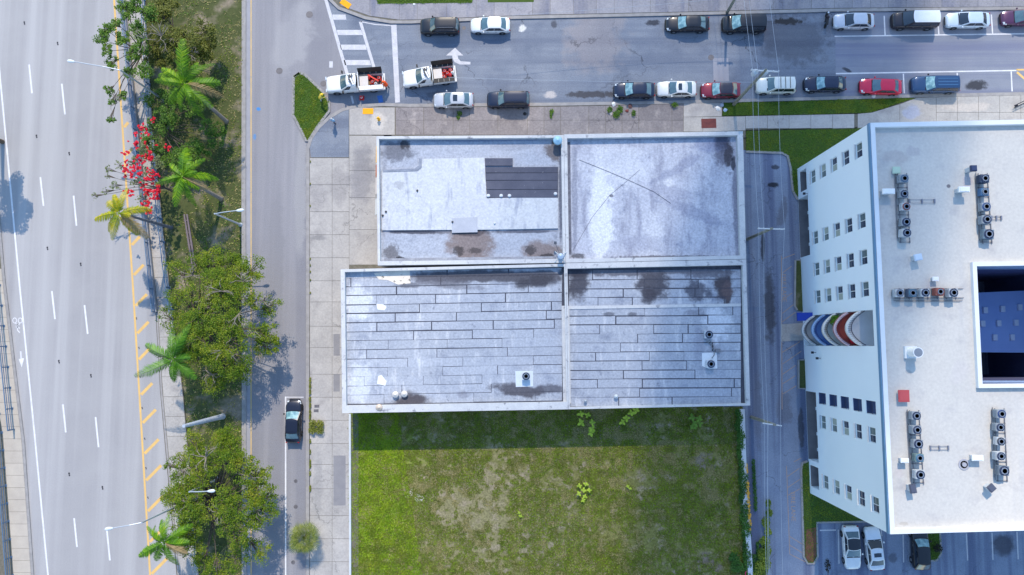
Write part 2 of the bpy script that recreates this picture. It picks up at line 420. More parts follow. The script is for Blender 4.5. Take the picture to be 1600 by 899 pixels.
# --- highway markings
for x1, y1, x2, y2 in [(82, -40, 84, 4), (45.5, 101, 50, 146), (96.5, 131, 101.5, 179), (63, 277, 68, 322), (115, 306, 119.5, 353), (81, 455, 86, 499), (132, 477, 137, 522),
                       (98.3, 632, 102.8, 676), (149.3, 652, 154, 699), (115.8, 810, 120.3, 855), (167, 829, 171.8, 876), (133, 985, 138, 1030), (27, -75, 32, -30), (77, -45, 82, 2)][1:13]:
    paint('lane_dash', strip(x1, y1, x2, y2, 2.6), .004, m_white, hw)
el = [(-8, 30), (0, 120), (10, 225), (31, 450), (53.5, 674), (75, 899), (84, 990)]
for a, b in zip(el[:-1], el[1:]): paint('edge_line', strip(*a, *b, 2.6), .004, m_white, hw)
yl = [(177, -20), (193, 225), (207.8, 450), (221.3, 675), (234.5, 899), (239, 980)]
for a, b in zip(yl[:-1], yl[1:]): paint('edge_line', strip(*a, *b, 3.0), .004, m_yel, hw)
yx = lambda y: np.interp(y, [p[1] for p in yl], [p[0] for p in yl])
for y1, dx in [(200, 9), (244, 12), (384, 15), (431, 18), (479, 20), (522, 20), (563, 19), (618, 20), (662, 23), (710, 24.5), (752, 26), (800, 26), (848, 26), (898, 27)]:
    paint('hatch_bar', strip(yx(y1) + 2.6, y1 - 1, yx(y1) + dx, y1 - dx * .95, 4.6), .004, m_yel, hw)
# bicycle symbol and arrow
bk = MB()
for cx in (23, 31.5):
    p = [(cx + 3.6 * math.cos(a), 501 + 4.6 * math.sin(a)) for a in np.linspace(0, 2 * math.pi, 17)[:-1]]
    q = [(cx + 2.5 * math.cos(a), 501 + 3.3 * math.sin(a)) for a in np.linspace(0, 2 * math.pi, 17)[:-1]]
    pts = px(p, .004) + px(q, .004)
    bk.add(pts, [(k, (k + 1) % 16, 16 + (k + 1) % 16, 16 + k) for k in range(16)])
for s_ in (strip(24, 505, 29, 509, 1.3), strip(31, 505, 27, 512, 1.3), strip(27, 506, 27.5, 516, 1.6), strip(27, 516, 31, 520, 1.6), strip(25, 511, 31, 513, 1.3)):
    bk.sheet(px(s_, .0042), .0042)
bk.build('bicycle_symbol', m_white, hw)
paint('lane_arrow', [(31, 549), (33.5, 549), (34, 560), (37.5, 560), (34, 574), (29, 561), (32, 561)], .004, m_white, hw)
m_stud = plain(C(40, 40, 46), .5)
for x, y in [(38, 35), (90, 67), (57, 212), (108, 239), (74, 387), (126, 412), (92, 564), (142, 586), (108, 740), (160, 761), (213, 497), (217, 543), (219, 588), (222, 637), (226, 685), (228, 731), (231, 777), (233, 825)]:
    p = G(x, y, 0); s_ = 1 if x < 200 else .6
    o = MB().box((p.x, p.y, .012), (.16 * s_, .2 * s_, .02)).box((p.x + .05, p.y - .22 * s_, .012), (.14 * s_, .16 * s_, .02)).build('road_stud', m_stud, hw)

# --- cross street markings
for a, b, wd in [((507, -8), (545, 125), 5), ((563, 34), (588, 118), 4.6)]:
    paint('crosswalk_line', strip(*a, *b, wd), .010, m_whitew, cs)
for q in [[(519, 23), (540, 23), (541, 31), (521, 31)], [(526, 47), (565, 47), (567, 55), (528, 55)], [(531, 70), (571, 70), (573, 78), (533, 78)], [(537, 94), (577.5, 94), (580, 102), (539, 102)]]:
    paint('crosswalk_bar', q, .010, m_whitew, cs)
paint('stop_line', [(611, 39), (619.5, 38.5), (625, 160), (617.5, 161)], .010, m_whitew, cs)
for a, b in [((563, 34), (586, 38.5)), ((586, 38.5), (611, 40))]: paint('edge_line', strip(*a, *b, 1.6), .010, m_whitew, cs)
paint('turn_arrow', [(711, 75), (724, 87), (715, 87), (716, 92), (720, 96), (735, 97), (735, 101), (718, 101), (710, 97), (707, 91), (706.5, 87), (697, 87)], .010, m_whitew, cs)
paint('edge_line', strip(1304, 57, 1640, 52.5, 1.9), .013, m_white, cs2); paint('edge_line', strip(1306, 115.3, 1590, 110.3, 2.0), .013, m_white, cs2)
for x1, y1, x2, y2 in [(1381.5, 25, 1383, 55), (1465, 24, 1467, 54), (1549, 23, 1551, 53), (1411.5, 115.5, 1413, 146), (1495.5, 114, 1497, 144), (1580, 112, 1581.5, 143)]:
    paint('bay_line', strip(x1, y1, x2, y2, 1.9), .013, m_white, cs2)
paint('yellow_bar', strip(1588, 109.3, 1660, 108.3, 2.6), .013, m_yel, cs2); paint('yellow_bar', strip(1589, 113, 1620, 140, 3.4), .013, m_yel, cs2)
m_blue = pm('blue_marking', C(52, 110, 190), C(80, 112, 160), scale=2, amt=.8, fine=.2)
paint('blue_marking', [(589, 150), (597, 149), (599, 160), (592, 161)], .010, m_blue, cs)
paint('blue_marking', strip(549, 150, 552, 162, 3), .010, m_whitew, cs)
paint('bay_mark', [(514.5, 96), (520, 96), (520, 106), (514.5, 106)], .010, m_whitew, cs)
m_iron = pm('cast_iron', C(120, 116, 118), C(92, 90, 94), scale=4, metal=.3, rough=.6)
for x, y, r in [(483.5, 23, .36), (436.5, 111, .34), (505, 131, .3), (725, 44, .2), (1111, 90, .3), (462, 752, .18), (462, 792, .2), (458, 879, .2)]:
    p = G(x, y, .011); MB().lathe((p.x, p.y, .006), [(r * 1.15, 0), (r * 1.15, .006), (r * .98, .006), (r * .96, .003), (r * .9, .003), (r * .88, .007), (.01, .008)], 20).build('manhole_cover', m_iron, cs if y < 200 else fr)
paint('asphalt_patch', [(1114, 91), (1138, 91), (1139, 127), (1115, 127)], .009, pm('patch_asphalt', C(150, 150, 158), C(138, 138, 146), scale=.6), cs)

# frontage road bay
paint('bay_line', strip(446.3, 620, 446.3, 760, 2.2), .006, m_white, fr); paint('bay_line', strip(446.3, 760, 446.3, 960, 2.2), .006, m_white, fr)
paint('bay_line', strip(447.6, 621, 474.5, 621, 2.0), .006, m_whitew, fr)

# ------------------------------------------------------------------ pavements
# corner island
isl = [(459, 120), (468, 114), (476, 117), (487, 127), (507, 146), (514, 160), (514, 174), (497, 196), (482, 220), (478, 220), (470, 203), (458, 180)]
m_lawn = pm('lawn_soil', C(70, 92, 34), C(56, 74, 30), scale=.9, amt=.8, fine=.25, fscale=6)
gi = struct('island_ground', isl, .1, m_lawn, -.03)
kerb('kerb', isl + [isl[0], isl[1]], .28, .14)
# west pavement
wp = struct('west_pavement', [(483, 246), (545, 240), (590, 205), (612, 205), (612, 430), (560, 430), (560, 660), (560, 1300), (484, 1300), (484, 640)], .1, m_joint, -.05)
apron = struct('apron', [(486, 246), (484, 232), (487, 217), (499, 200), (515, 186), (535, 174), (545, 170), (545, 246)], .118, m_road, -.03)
kerb('kerb', [(481, 1100), (480.5, 640), (481, 420), (481, 250), (481, 232), (486, 216), (498, 199), (514, 184), (534, 172), (556, 166), (600, 163.5), (640, 165), (870, 163), (1000, 161), (1130, 158), (1430, 150), (1600, 146.5), (1900, 142)], .38, .145)
Q = []
xs = [484, 519, 545.5]
y = 247
while y < 905:
    h = rng.choice([33, 38, 40, 42, 36])
    for a, b in zip(xs[:-1], xs[1:]):
        s_ = rng.uniform(-6, 6) if b > 530 else 0
        Q.append([(a, y), (b if y < 640 or b < 530 else 546, y), (b if y < 640 or b < 530 else 546, y + h), (a, y + h)])
    y += h
y = 212
while y < 412:
    h = rng.choice([42, 50, 55]); h = min(h, 414 - y); Q.append([(545.5, y), (600, y), (600, y + h), (545.5, y + h)]); y += h
slab_grid(wp, Q, .13, m_conc)
for q in [(521, 522, 531, 556), (521, 585, 531, 612), (521, 712, 540, 732), (521, 732, 540, 790)]:
    paint('repair_patch', [(q[0], q[1]), (q[2], q[1]), (q[2], q[3]), (q[0], q[3])], .136, pm('repair_concrete', C(140, 138, 140), C(126, 124, 128), scale=1, fine=.12), wp)
# south pavement of the cross street
sp = struct('south_pavement', [(545, 166), (640, 167), (870, 165), (1000, 163), (1130, 160), (1128, 182), (1360, 178), (1430, 153), (1600, 149), (1900, 144), (1900, 215), (1330, 215), (1340, 199), (1165, 203), (1165, 215), (545, 216)], .1, m_joint, -.05)
Q = [[(545.5, 168), (617, 168), (617, 211), (545.5, 211)]]
slab_grid(sp, Q, .13, m_conc, name='corner_slab')
ty = lambda x: np.interp(x, [617, 870, 1000, 1130], [168, 167, 164, 161])
Q = []; x = 618
while x < 1066:
    wd = rng.choice([26, 34, 44, 52, 46]); b = min(x + wd, 1068)
    m_ = 188 + rng.uniform(-2, 2) * 0
    Q.append([(x, ty(x)), (b, ty(b)), (b, m_), (x, m_)]); Q.append([(x, m_), (b, m_), (b, 211), (x, 211)]); x = b
slab_grid(sp, Q, .13, m_conc_old)
Q = [[(1068, 162), (1128, 161), (1128, 182), (1068, 183)], [(1068, 183), (1098, 183), (1098, 206), (1068, 206)], [(1098, 183), (1165, 182), (1165, 204), (1098, 206)]]
x = 1165
while x < 1335:
    b = min(x + 34, 1340); Q.append([(x, 181.6 - (x - 1165) * .02), (b, 181.6 - (b - 1165) * .02), (b, 200.5), (x, 201)]); x = b
Q += [[(1340, 178), (1362, 176), (1406, 163), (1406, 200), (1340, 200)], [(1406, 163), (1432, 153), (1463, 152), (1463, 200), (1406, 200)]]
x = 1463
while x < 1760:
    b = x + 33
    Q.append([(x, 152 - (x - 1463) * .022), (b, 152 - (b - 1463) * .022), (b, 176), (x, 176)]); Q.append([(x, 176), (b, 176), (b, 205), (x, 205)]); x = b
slab_grid(sp, Q, .13, m_conc)
MB().box(G(1107.5, 193, .138), (1.75, 1.12, .02), R(1)).build('rust_plate', pm('rusty_plate', C(120, 66, 62), C(92, 52, 54), scale=3, metal=.2, rough=.7), sp)
m_mat = pm('tactile_yellow', C(246, 172, 36), C(232, 160, 40), scale=2, fine=.06)
def tactile(x, y, sx, sy, rz, par):
    c = G(x, y, .14); b = MB().box((c.x, c.y, .142), (sx, sy, .02), rz)
    for i in range(int(sx / .14)):
        for j in range(int(sy / .14)):
            u = Matrix.Rotation(rz, 3, 'Z') @ Vector((-sx / 2 + .1 + i * .14, -sy / 2 + .1 + j * .14, 0))
            b.box((c.x + u.x, c.y + u.y, .156), (.05, .05, .01), rz)
    b.build('tactile_paving', m_mat, par)
tactile(575, 174, 1.25, .7, 0, sp)
# north pavement
npv = struct('north_pavement', [(495, -60), (512, -6), (530, 11), (572, 26), (612, 33), (642, 33), (800, 26), (1100, 19.5), (1300, 14.5), (1600, 12), (2400, 0), (2400, -160), (495, -160)], .1, m_joint, -.05)
kerb('kerb', [(494, -60), (511, -5), (529, 12.5), (571, 28), (611, 34.5), (641, 34.5), (800, 27.5), (1100, 21), (1300, 16), (1600, 13), (2000, 8)], .36, .145)
ky = lambda x: np.interp(x, [530, 571, 611, 641, 800, 1100, 1300, 1600, 2000], [8, 24, 31, 31.5, 24.5, 18, 13, 10.5, 5])
Q = []; x = 532
while x < 1700:
    wd = rng.choice([28, 36, 46, 60]) if x < 1300 else 28
    b = x + wd; Q.append([(x, -30), (b, -30), (b, ky(b)), (x, ky(x))]); x = b
slab_grid(npv, Q, .13, m_conc_old if False else pm('stained_concrete', C(160, 156, 158), C(118, 118, 128), scale=.3, amt=.8, fine=.18, fscale=5, per=.09, crack=(.3, .012, .5), streak=(.5, .1, .52, .75, C(98, 102, 122), 0)))
tactile(540, 6, 1.3, .7, R(-35), npv)
gn = struct('verge_ground', [(580, -60), (741, -60), (738, 4.5), (590, 6)], .135, m_lawn, .05)
gn2 = struct('verge_ground', [(760, -60), (838, -60), (834, 3.5), (762, 4)], .135, m_lawn, .05)

# grass strips by the white building
g1 = [(1129, 180.5), (1131, 161.5), (1428, 153.5), (1360, 176), (1250, 179)]
struct('verge_ground', g1, .12, m_lawn, -.03)
g2 = [(1166, 205), (1350, 201), (1330, 300), (1248, 308), (1240, 300), (1236, 262), (1231, 243), (1222, 238), (1166, 236)]
struct('verge_ground', g2, .12, m_lawn, -.03)
kerb('kerb', [(1166, 237), (1222, 239), (1231, 244), (1235.5, 262), (1239, 298), (1246, 311), (1256, 313)], .25, .14)
g3 = [(1262, 722), (1254, 724), (1252, 735), (1256, 870), (1262, 880), (1272, 880), (1277, 870), (1276, 816), (1420, 814), (1400, 780), (1300, 720)]
struct('verge_ground', g3, .12, m_lawn, -.03)
kerb('kerb', [(1262, 721), (1254, 724), (1252, 735), (1254, 800), (1256, 870), (1262, 881), (1272, 881), (1278, 870), (1276.5, 817), (1350, 815.5), (1425, 814)], .22, .15)
m_mulch = pm('mulch', C(128, 82, 64), C(96, 68, 56), scale=2, fine=.25, fscale=8)
struct('mulch_bed', [(1260, 828), (1275, 824), (1275.5, 868), (1271, 878), (1263, 878), (1258, 868)], .135, m_mulch, .02)
for q in ([(1243, 407), (1254, 406), (1256, 487), (1246, 485), (1242, 478)], [(1248, 563), (1262, 562), (1262, 608), (1248, 607)]):
    struct('planter_ground', q, .12, m_med, -.03); kerb('kerb', [(q[1][0], q[1][1])] + [(q[0][0], q[0][1])] + [(q[-1][0], q[-1][1])] + [(q[-2][0] if len(q) > 4 else q[2][0], q[-2][1] if len(q) > 4 else q[2][1])], .2, .15)
pad = struct('entrance_pad', [(1220, 507), (1285, 503), (1288, 530), (1221, 534)], .05, m_conc, -.02)
# parking island near the black car and bay lines
isl2 = [(1420, 800), (1468, 798), (1470, 866), (1464, 876), (1452, 878), (1448, 868)]
g4 = [(1448, 800), (1468, 800), (1470, 866), (1464, 875), (1455, 876), (1449, 868)]
struct('verge_ground', g4, .12, m_lawn, -.03); kerb('kerb', [(1468.5, 820), (1470.5, 866), (1464, 876), (1452, 877)], .2, .15)
for x1, y1, x2, y2 in [(1310, 828, 1311, 881), (1281, 829, 1306, 828.5), (1411, 836, 1412, 879), (1376, 820, 1378, 838), (1510, 834, 1512, 876), (1550, 833, 1551.5, 875), (1589, 831, 1591, 874)]:
    paint('bay_line', strip(x1, y1, x2, y2, 1.8), .005, m_whitew, pl)
# orange fire lane hatching and words
for x1, y1, x2, y2 in [(1221, 405, 1242, 397), (1221, 428, 1237, 416), (1220, 470, 1238, 458), (1222, 490, 1240, 476), (1221, 504, 1243, 488), (1222, 551, 1250, 534), (1223, 569, 1252, 549), (1223, 585, 1243, 571), (1223, 600, 1243, 587), (1223, 616, 1244, 603),
                       (1230, 745, 1249, 732), (1231, 762, 1250, 749), (1240, 722, 1252, 716), (1232, 774, 1250, 764), (1233, 838, 1253, 850), (1234, 852, 1255, 865), (1234, 866, 1258, 878), (1229, 728, 1234, 866), (1221, 400, 1222, 640)]:
    paint('fire_lane_line', strip(x1, y1, x2, y2, 1.1), .005, m_orange, pl)


def words(txt, x, y, size, rz, mat, parent, z):
    cu = bpy.data.curves.new(txt, 'FONT'); cu.body = txt; cu.size = size; cu.align_x = 'CENTER'; cu.align_y = 'CENTER'
    o = bpy.data.objects.new('lettering', cu); col.objects.link(o)
    me = bpy.data.meshes.new_from_object(o.evaluated_get(bpy.context.evaluated_depsgraph_get()))
    bpy.data.objects.remove(o); bpy.data.curves.remove(cu)
    me.materials.clear(); me.materials.append(mat)
    o = bpy.data.objects.new('lettering', me); col.objects.link(o)
    p = G(x, y, z); o.parent = parent; o.location = p - parent.location; o.rotation_euler = (0, 0, rz)
    return o
words('FIRE LANE', 1225, 450, .72, R(-90), m_orange, pl, .006)
words('FIRE LANE', 1239, 792, .72, R(-90), m_orange, pl, .006)
exec_after = []

# ------------------------------------------------------------------ low flat-roofed buildings
DZ, PZ = 4.4, 5.0
TAR = C(62, 62, 70)
m_coping = pm('coping_paint', C(204, 204, 203), C(176, 177, 182), scale=.9, amt=.7, fine=.1, fscale=6, blotch=(C(120, 120, 128), 1.3, .6, .75))
m_wall = pm('stucco', C(206, 204, 200), C(180, 178, 176), scale=.8, fine=.08)
dst = lambda x, y, rx, ry, a=0, c=None, k=.85, r=1.4, s=1.3: st(x, y, rx, ry, a, c or TAR, k, r, s, DZ)
BR = C(120, 108, 106)
m_nw = pm('aluminium_roof', C(170, 175, 186), C(148, 154, 168), scale=.7, amt=.8, fine=.25, fscale=4.5, rough=.85, bump=.2, blotch2=(C(120, 124, 136), .9, .58, .8),
          streak=(.9, .25, .56, .72, C(164, 168, 180), 0),
          stains=[dst(620, 238, 26, 18, 0, C(92, 94, 104), .8, 1.6), dst(632, 226, 10, 8, 0, C(40, 40, 46), .8, 1.6, 2), dst(868, 236, 18, 16, 0, C(92, 84, 84), .85, 1.8), dst(800, 230, 40, 6, 0, C(130, 136, 150), .5, 1.2),
                  dst(733, 381, 42, 28, 0, BR, .92, 1.1, 1.0), dst(716, 392, 10, 8, 0, C(60, 56, 58), .8, 1.6, 2.5), dst(742, 392, 12, 5, 0, C(60, 56, 58), .7, 1.6, 3), dst(845, 393, 36, 19, 0, BR, .88, .9, 1.2), dst(828, 391, 10, 9, 0, C(64, 62, 66), .8, 1.7, 3),
                  dst(855, 400, 14, 4, 0, C(48, 46, 50), .8, 1.4, 2), dst(613, 397, 14, 18, 0, C(90, 88, 92), .8, 1.7, 2), dst(625, 404, 7, 4, 0, C(36, 36, 40), .9, 1.2, 2.5), dst(690, 362, 100, 5, 0, C(104, 104, 112), .8, 1.8, 1.2), dst(830, 361, 45, 4, 0, C(120, 122, 132), .7, 1.6, 1.2), dst(600, 300, 5, 80, 0, C(130, 134, 146), .6, 1.5), dst(650, 363, 46, 3, 0, C(70, 72, 84), .9, .9, 1.4), dst(735, 364, 30, 6, 0, C(80, 74, 78), .9, 1.1, 1.6), dst(820, 362, 50, 2.6, 0, C(84, 88, 102), .85, 1.0, 1.4), dst(700, 408, 100, 3, 0, C(110, 114, 128), .8, 1.2, 1.2), dst(740, 219, 130, 3, 0, C(96, 108, 140), .6, 1.0, 1.2), dst(876, 300, 3, 90, 0, C(84, 90, 108), .8, 1.2, 1.4)])  # grime, plus painted shadow lines at slab edge and north parapet
m_nw2 = pm('white_coated_roof', C(194, 197, 201), C(176, 180, 188), scale=.8, amt=.8, fine=.2, fscale=4.5, rough=.85, bump=.25, blotch2=(C(158, 162, 174), 1.2, .58, .8),
           streak=(1.3, .28, .56, .72, C(152, 157, 172), 0), stains=[dst(735, 320, 40, 24, 0, C(178, 182, 194), .6, 1.8, 1.6), dst(624, 290, 9, 7, 0, C(150, 152, 160), .6, 1.8, 3), dst(738, 277, 20, 12, 0, C(186, 190, 200), .6, 1.7, 1.5)])
m_ne = pm('mottled_roof', C(190, 192, 201), C(160, 163, 177), scale=.6, amt=.8, fine=.26, fscale=4.5, rough=.85, bump=.25, blotch2=(C(120, 126, 146), .8, .56, .82),
          streak=(1.0, .22, .5, .66, C(150, 152, 166), 0),
          stains=[dst(938, 340, 20, 90, 0, C(212, 214, 220), .85, 1.6, .8), dst(960, 260, 60, 40, 0, C(206, 208, 214), .5, 1.7, .9), dst(1050, 300, 40, 10, .2, C(150, 152, 168), .6, 1.6), dst(1080, 330, 60, 12, .4, C(124, 128, 150), .5, 1.7), dst(1020, 370, 16, 40, 0, C(204, 206, 212), .5, 1.6),
                  dst(1130, 235, 16, 34, 0, C(92, 90, 104), .8, 1.5, 1.6), dst(1138, 240, 8, 24, 0, C(60, 56, 62), .8, 1.6, 2.2), dst(1110, 225, 30, 14, 0, C(120, 128, 158), .5, 1.4), dst(1150, 320, 5, 80, 0, C(110, 112, 128), .7, 1.6),
                  dst(1060, 402, 100, 3, 0, C(84, 82, 88), .8, 1.7, 2), dst(900, 400, 14, 5, 0, C(70, 68, 72), .8, 1.6, 2.5), dst(955, 306, 4, 3, 0, C(84, 84, 96), .8, 1, 3), dst(1046, 285, 9, 7, .5, C(214, 214, 218), .5, 1.4), dst(898, 310, 5, 90, 0, C(120, 124, 140), .6, 1.3, 1.2), dst(1010, 216, 120, 4, 0, C(120, 128, 150), .6, 1.2, 1.2), dst(1128, 216, 12, 20, 0, C(70, 72, 88), .8, 1.2, 1.8), dst(1146, 255, 4, 12, 0, C(50, 50, 60), .85, 1., 2.), dst(1060, 262, 50, 8, -.5, C(132, 136, 156), .6, 1.6, 1.2), dst(1000, 380, 40, 14, 0, C(150, 152, 168), .5, 1.6, 1.)])  # the long bluish band at the north parapet paints its shadow
DK = C(58, 60, 70)
m_tar = pm('tar_seam', C(60, 61, 70), C(82, 84, 96), scale=2.5, fine=.15)
SST = [dst(690, 436, 54, 12, .03, C(80, 80, 90), .92, .6, 1.0), dst(765, 431, 80, 10, .02, C(76, 76, 86), .92, .5, 1.2), dst(838, 436, 40, 13, 0, C(72, 72, 82), .9, .6, 1.), dst(640, 446, 24, 5, 0, C(96, 98, 108), .8, 1.2, 1.2), dst(850, 428, 40, 6, 0, C(80, 82, 92), .85, 1., 1.2), dst(900, 425, 30, 8, 0, C(70, 70, 80), .9, .9, 1.), dst(1060, 424, 90, 5, 0, C(92, 94, 104), .85, 1.0, 1.2), dst(1014, 462, 14, 14, .3, C(62, 62, 72), .9, 1., 1.2), dst(770, 433, 120, 9, .03, C(84, 84, 92), .9, 1.4, 1.0), dst(832, 440, 34, 11, -.2, C(66, 66, 74), .9, 1.2, 1.2), dst(700, 446, 60, 6, .1, C(116, 118, 128), .7, 1.6), dst(905, 440, 18, 34, .15, C(64, 63, 72), .92, 1.2, 1.0), dst(1020, 445, 28, 26, .2, C(66, 65, 74), .92, 1.3, 1.0), dst(1090, 455, 22, 16, .2, C(74, 74, 86), .85, 1.4, 1.2),
       dst(1132, 452, 17, 28, 0, C(70, 62, 66), .95, 1.1, 1.2), dst(1136, 455, 10, 16, 0, C(104, 88, 88), .6, 1, 1), dst(970, 425, 60, 8, 0, C(90, 90, 100), .85, 1.6, 1.2), dst(1100, 428, 40, 9, 0, C(100, 100, 110), .8, 1.6, 1.2),
       dst(952, 491, 12, 4, 0, C(92, 94, 104), .8, 1.2, 2), dst(988, 491, 8, 4, 0, C(92, 94, 104), .8, 1.2, 2), dst(1090, 489, 20, 6, 0, C(120, 122, 134), .7, 1.6), dst(1120, 505, 24, 30, 0, C(214, 218, 226), .6, 1.6), dst(1092, 538, 10, 34, 0, C(130, 134, 150), .5, 1.5),
       dst(640, 628, 32, 15, -.1, C(70, 66, 72), .95, .7, 1.1), dst(812, 611, 50, 11, .1, C(76, 74, 82), .9, 1.5, 1.1), dst(860, 608, 22, 8, .05, C(84, 84, 94), .85, 1.4, 1.2), dst(724, 616, 10, 7, 0, C(128, 130, 142), .7, 1.5), dst(560, 470, 24, 30, 0, C(214, 217, 222), .6, 1.6), dst(562, 600, 20, 40, 0, C(208, 212, 218), .5, 1.6)]
m_sheet = pm('aluminium_felt', C(170, 174, 183), C(150, 156, 169), scale=.9, amt=.9, fine=.22, fscale=4.5, rough=.85, per=.05, bump=.25, blotch=(C(128, 134, 150), .5, .56, .8), blotch2=(C(104, 108, 122), 1.1, .62, .8),
             streak=(1.6, .35, .55, .7, C(182, 185, 192), 0), stains=SST)
m_felt = pm('dark_felt', C(88, 90, 104), C(72, 75, 90), scale=.8, fine=.12, fscale=9, per=.07, blotch=(C(170, 172, 180), 3., .68, .76))


def inset(poly, ds):
    """poly: CCW or CW list of Vectors; ds: distance per edge i -> i+1"""
    n = len(poly); c = sum((Vector((p.x, p.y)) for p in poly), Vector((0, 0))) / n; L_ = []
    for i in range(n):
        a, b = Vector(poly[i][:2]), Vector(poly[(i + 1) % n][:2]); t = (b - a).normalized(); m = Vector((-t.y, t.x))
        if m.dot(c - a) < 0: m = -m
        L_.append((a + m * ds[i], t))
    out = []
    for i in range(n):
        (p, t), (q, u) = L_[i - 1], L_[i]
        k = ((q.x - p.x) * u.y - (q.y - p.y) * u.x) / (t.x * u.y - t.y * u.x)
        r = p + t * k; out.append(Vector((r.x, r.y, 0)))
    return out


def block(name, label, corners, ds, deck_mat):
    """corners NW, NE, SE, SW at parapet height; ds widths of N, E, S, W parapets"""
    o = inset(px(corners, PZ), [.012] * 4); i_ = inset(o, ds)
    base = sum(o, Vector()) / 4; base.z = 0
    t = thing(name, base, label, 'building')
    n = 4; b = MB()
    b.add([(p.x, p.y, z) for z in (0, DZ - .1) for p in o], [(k, (k + 1) % 4, 4 + (k + 1) % 4, 4 + k) for k in range(4)])
    b.build('wall', m_wall, t)
    for k in range(4):
        q = [o[k], o[(k + 1) % 4], i_[(k + 1) % 4], i_[k]]
        c = sum(q, Vector()) / 4
        hgt = PZ - .003 * k
        MB().prism(q, DZ - .1, hgt, bottom=True).build('parapet', m_coping, t)
    d = MB().sheet(i_, DZ).build('roof', deck_mat, t)
    return t, d, i_


bNW, dNW, iNW = block('flat_roofed_shop', 'low building with white roof, a dark felt patch and brown stains', [(588, 213), (881, 211), (884, 411), (590, 415)], [.3, .3, .45, .28], m_nw)
bNE, dNE, iNE = block('flat_roofed_store', 'low building with one plain mottled grey roof beside the street pole', [(881, 210), (1161, 205), (1166, 405), (884, 411)], [.45, .62, .4, .35], m_ne)
bSW, dSW, iSW = block('felt_roofed_workshop', 'low building with long felt strips and white parapets beside the parked black car', [(532, 421), (884, 412), (888, 640), (534.5, 646)], [.3, .16, .8, .45], m_tar)
bSE, dSE, iSE = block('felt_roofed_store', 'low building with felt strips, tar stains and two condensers beside the alley', [(884, 411.3), (1166, 405.3), (1172.5, 634), (888, 640)], [.6, .4, .22, .16], m_tar)

# raised white slab and felt patch on the first roof
MB().prism(px([(597, 267), (650, 265), (656, 261), (657, 248.5), (757, 246.5), (760, 310), (872, 308), (872, 357), (765, 359), (597, 360)], 4.56), DZ - .02, 4.56).build('roof_overlay', m_nw2, bNW)
MB().prism(px([(598, 265.5), (648, 263.5), (654, 259), (655, 247.5), (659, 248), (659, 262), (652, 267.5), (598, 269)], 4.6), DZ, 4.6).build('roof_kerb', pm('kerb_felt', C(150, 156, 170), C(110, 116, 130), scale=2), bNW)
MB().prism(px([(706, 341), (746, 339.5), (746, 363), (706, 364)], 4.585), DZ, 4.585).build('repair_patch', pm('grey_patch', C(174, 178, 188), C(160, 164, 176), scale=1), bNW)
for k, (a, b, c, d, e) in enumerate([(757.5, 801, 247.5, 259, 0), (758, 872, 261.5, 270, 1), (758.5, 872, 271, 281.5, 1), (759.5, 872, 282.5, 296, 1), (760.5, 872, 297, 309, 1)]):
    MB().prism(px([(a, c), (b, c - (.5 if k else 0)), (b, d), (a + .5, d)], 4.6), DZ, 4.6 - .004 * k).build('felt_strip', m_felt, bNW)
for x, y in [(763, 306), (796, 306), (868, 303), (783, 306), (652, 298), (707, 347), (773, 349), (598, 337), (603, 331)]:
    p = G(x, y, 4.6); r = .13 if x > 750 and y < 330 else .08
    MB().lathe((p.x, p.y, 4.55), [(r * 1.6, 0), (r * 1.6, .03), (r, .06), (r, .2), (.01, .2)], 12).build('vent_stub', plain(C(200, 204, 210) if x > 750 else C(60, 60, 66), .5), bNW)
# shop awning boards on the west wall
p = G(585.5, 240, 3.2)
for y, c, l in [(228, C(240, 176, 40), 1.9), (257, C(190, 110, 70), 1.5), (275, C(214, 200, 190), 2.6), (303, C(210, 206, 200), 2.4)]:
    q = G(588, y, 3.4); q2 = G(588, y + l * 13.6, 3.4)
    xw = G(588.6, 250, PZ).x
    MB().add([(xw - .45, q.y, 3.25), (xw + .02, q.y, 3.8), (xw + .02, q2.y, 3.8), (xw - .45, q2.y, 3.25), (xw - .45, q.y, 3.15), (xw + .02, q.y, 3.15), (xw + .02, q2.y, 3.15), (xw - .45, q2.y, 3.15)],
             [(0, 1, 2, 3), (4, 7, 6, 5), (0, 3, 7, 4), (0, 4, 5, 1), (3, 2, 6, 7), (1, 5, 6, 2)]).build('awning', plain(c, .6), bNW)


def strips(parent, rows, x0, x1, slope, xr, seams, zt=DZ + .022, gapf=None):
    """felt strips as single pieces: rows of (y_top, y_bottom) at x = xr"""
    for r, (ya, yb) in enumerate(rows):
        xs_ = [x0] + seams(r) + [x1]
        for a, b in zip(xs_[:-1], xs_[1:]):
            if b - a < 6: continue
            g = (gapf(r) if gapf else .55) * rng.choice([.35, .7, 1., 1.2, 1.5])
            j = [rng.uniform(-.55, .55) for _ in range(4)]
            f = lambda x, y: (x, y + slope * (x - xr))
            q = [f(a + g * .6, ya + g * .5 + j[0]), f(b - g * .6, ya + g * .5 + j[1]), f(b - g * .6, yb - g * .5 + j[2]), f(a + g * .6, yb - g * .5 + j[3])]
            MB().prism(px(q, zt), DZ - .003, zt + rng.uniform(-.004, .004)).build('felt_strip', m_sheet, parent)


def seams_sw(r):
    out = []; x = 545 + (r * 61 + 37) % 95 + rng.uniform(0, 25)
    while x < 868: out.append(x); x += rng.choice([86, 92, 140, 96, 110])
    return out
rows = [(423, 434), (434, 447.5)] + [(447.5 + 14.1 * k, 447.5 + 14.1 * (k + 1)) for k in range(12)]
rows.append((616.7, 631))
strips(bSW, rows, 540, 878.5, -.017, 600, seams_sw, gapf=lambda r: 1.25 if r < 8 else .6)


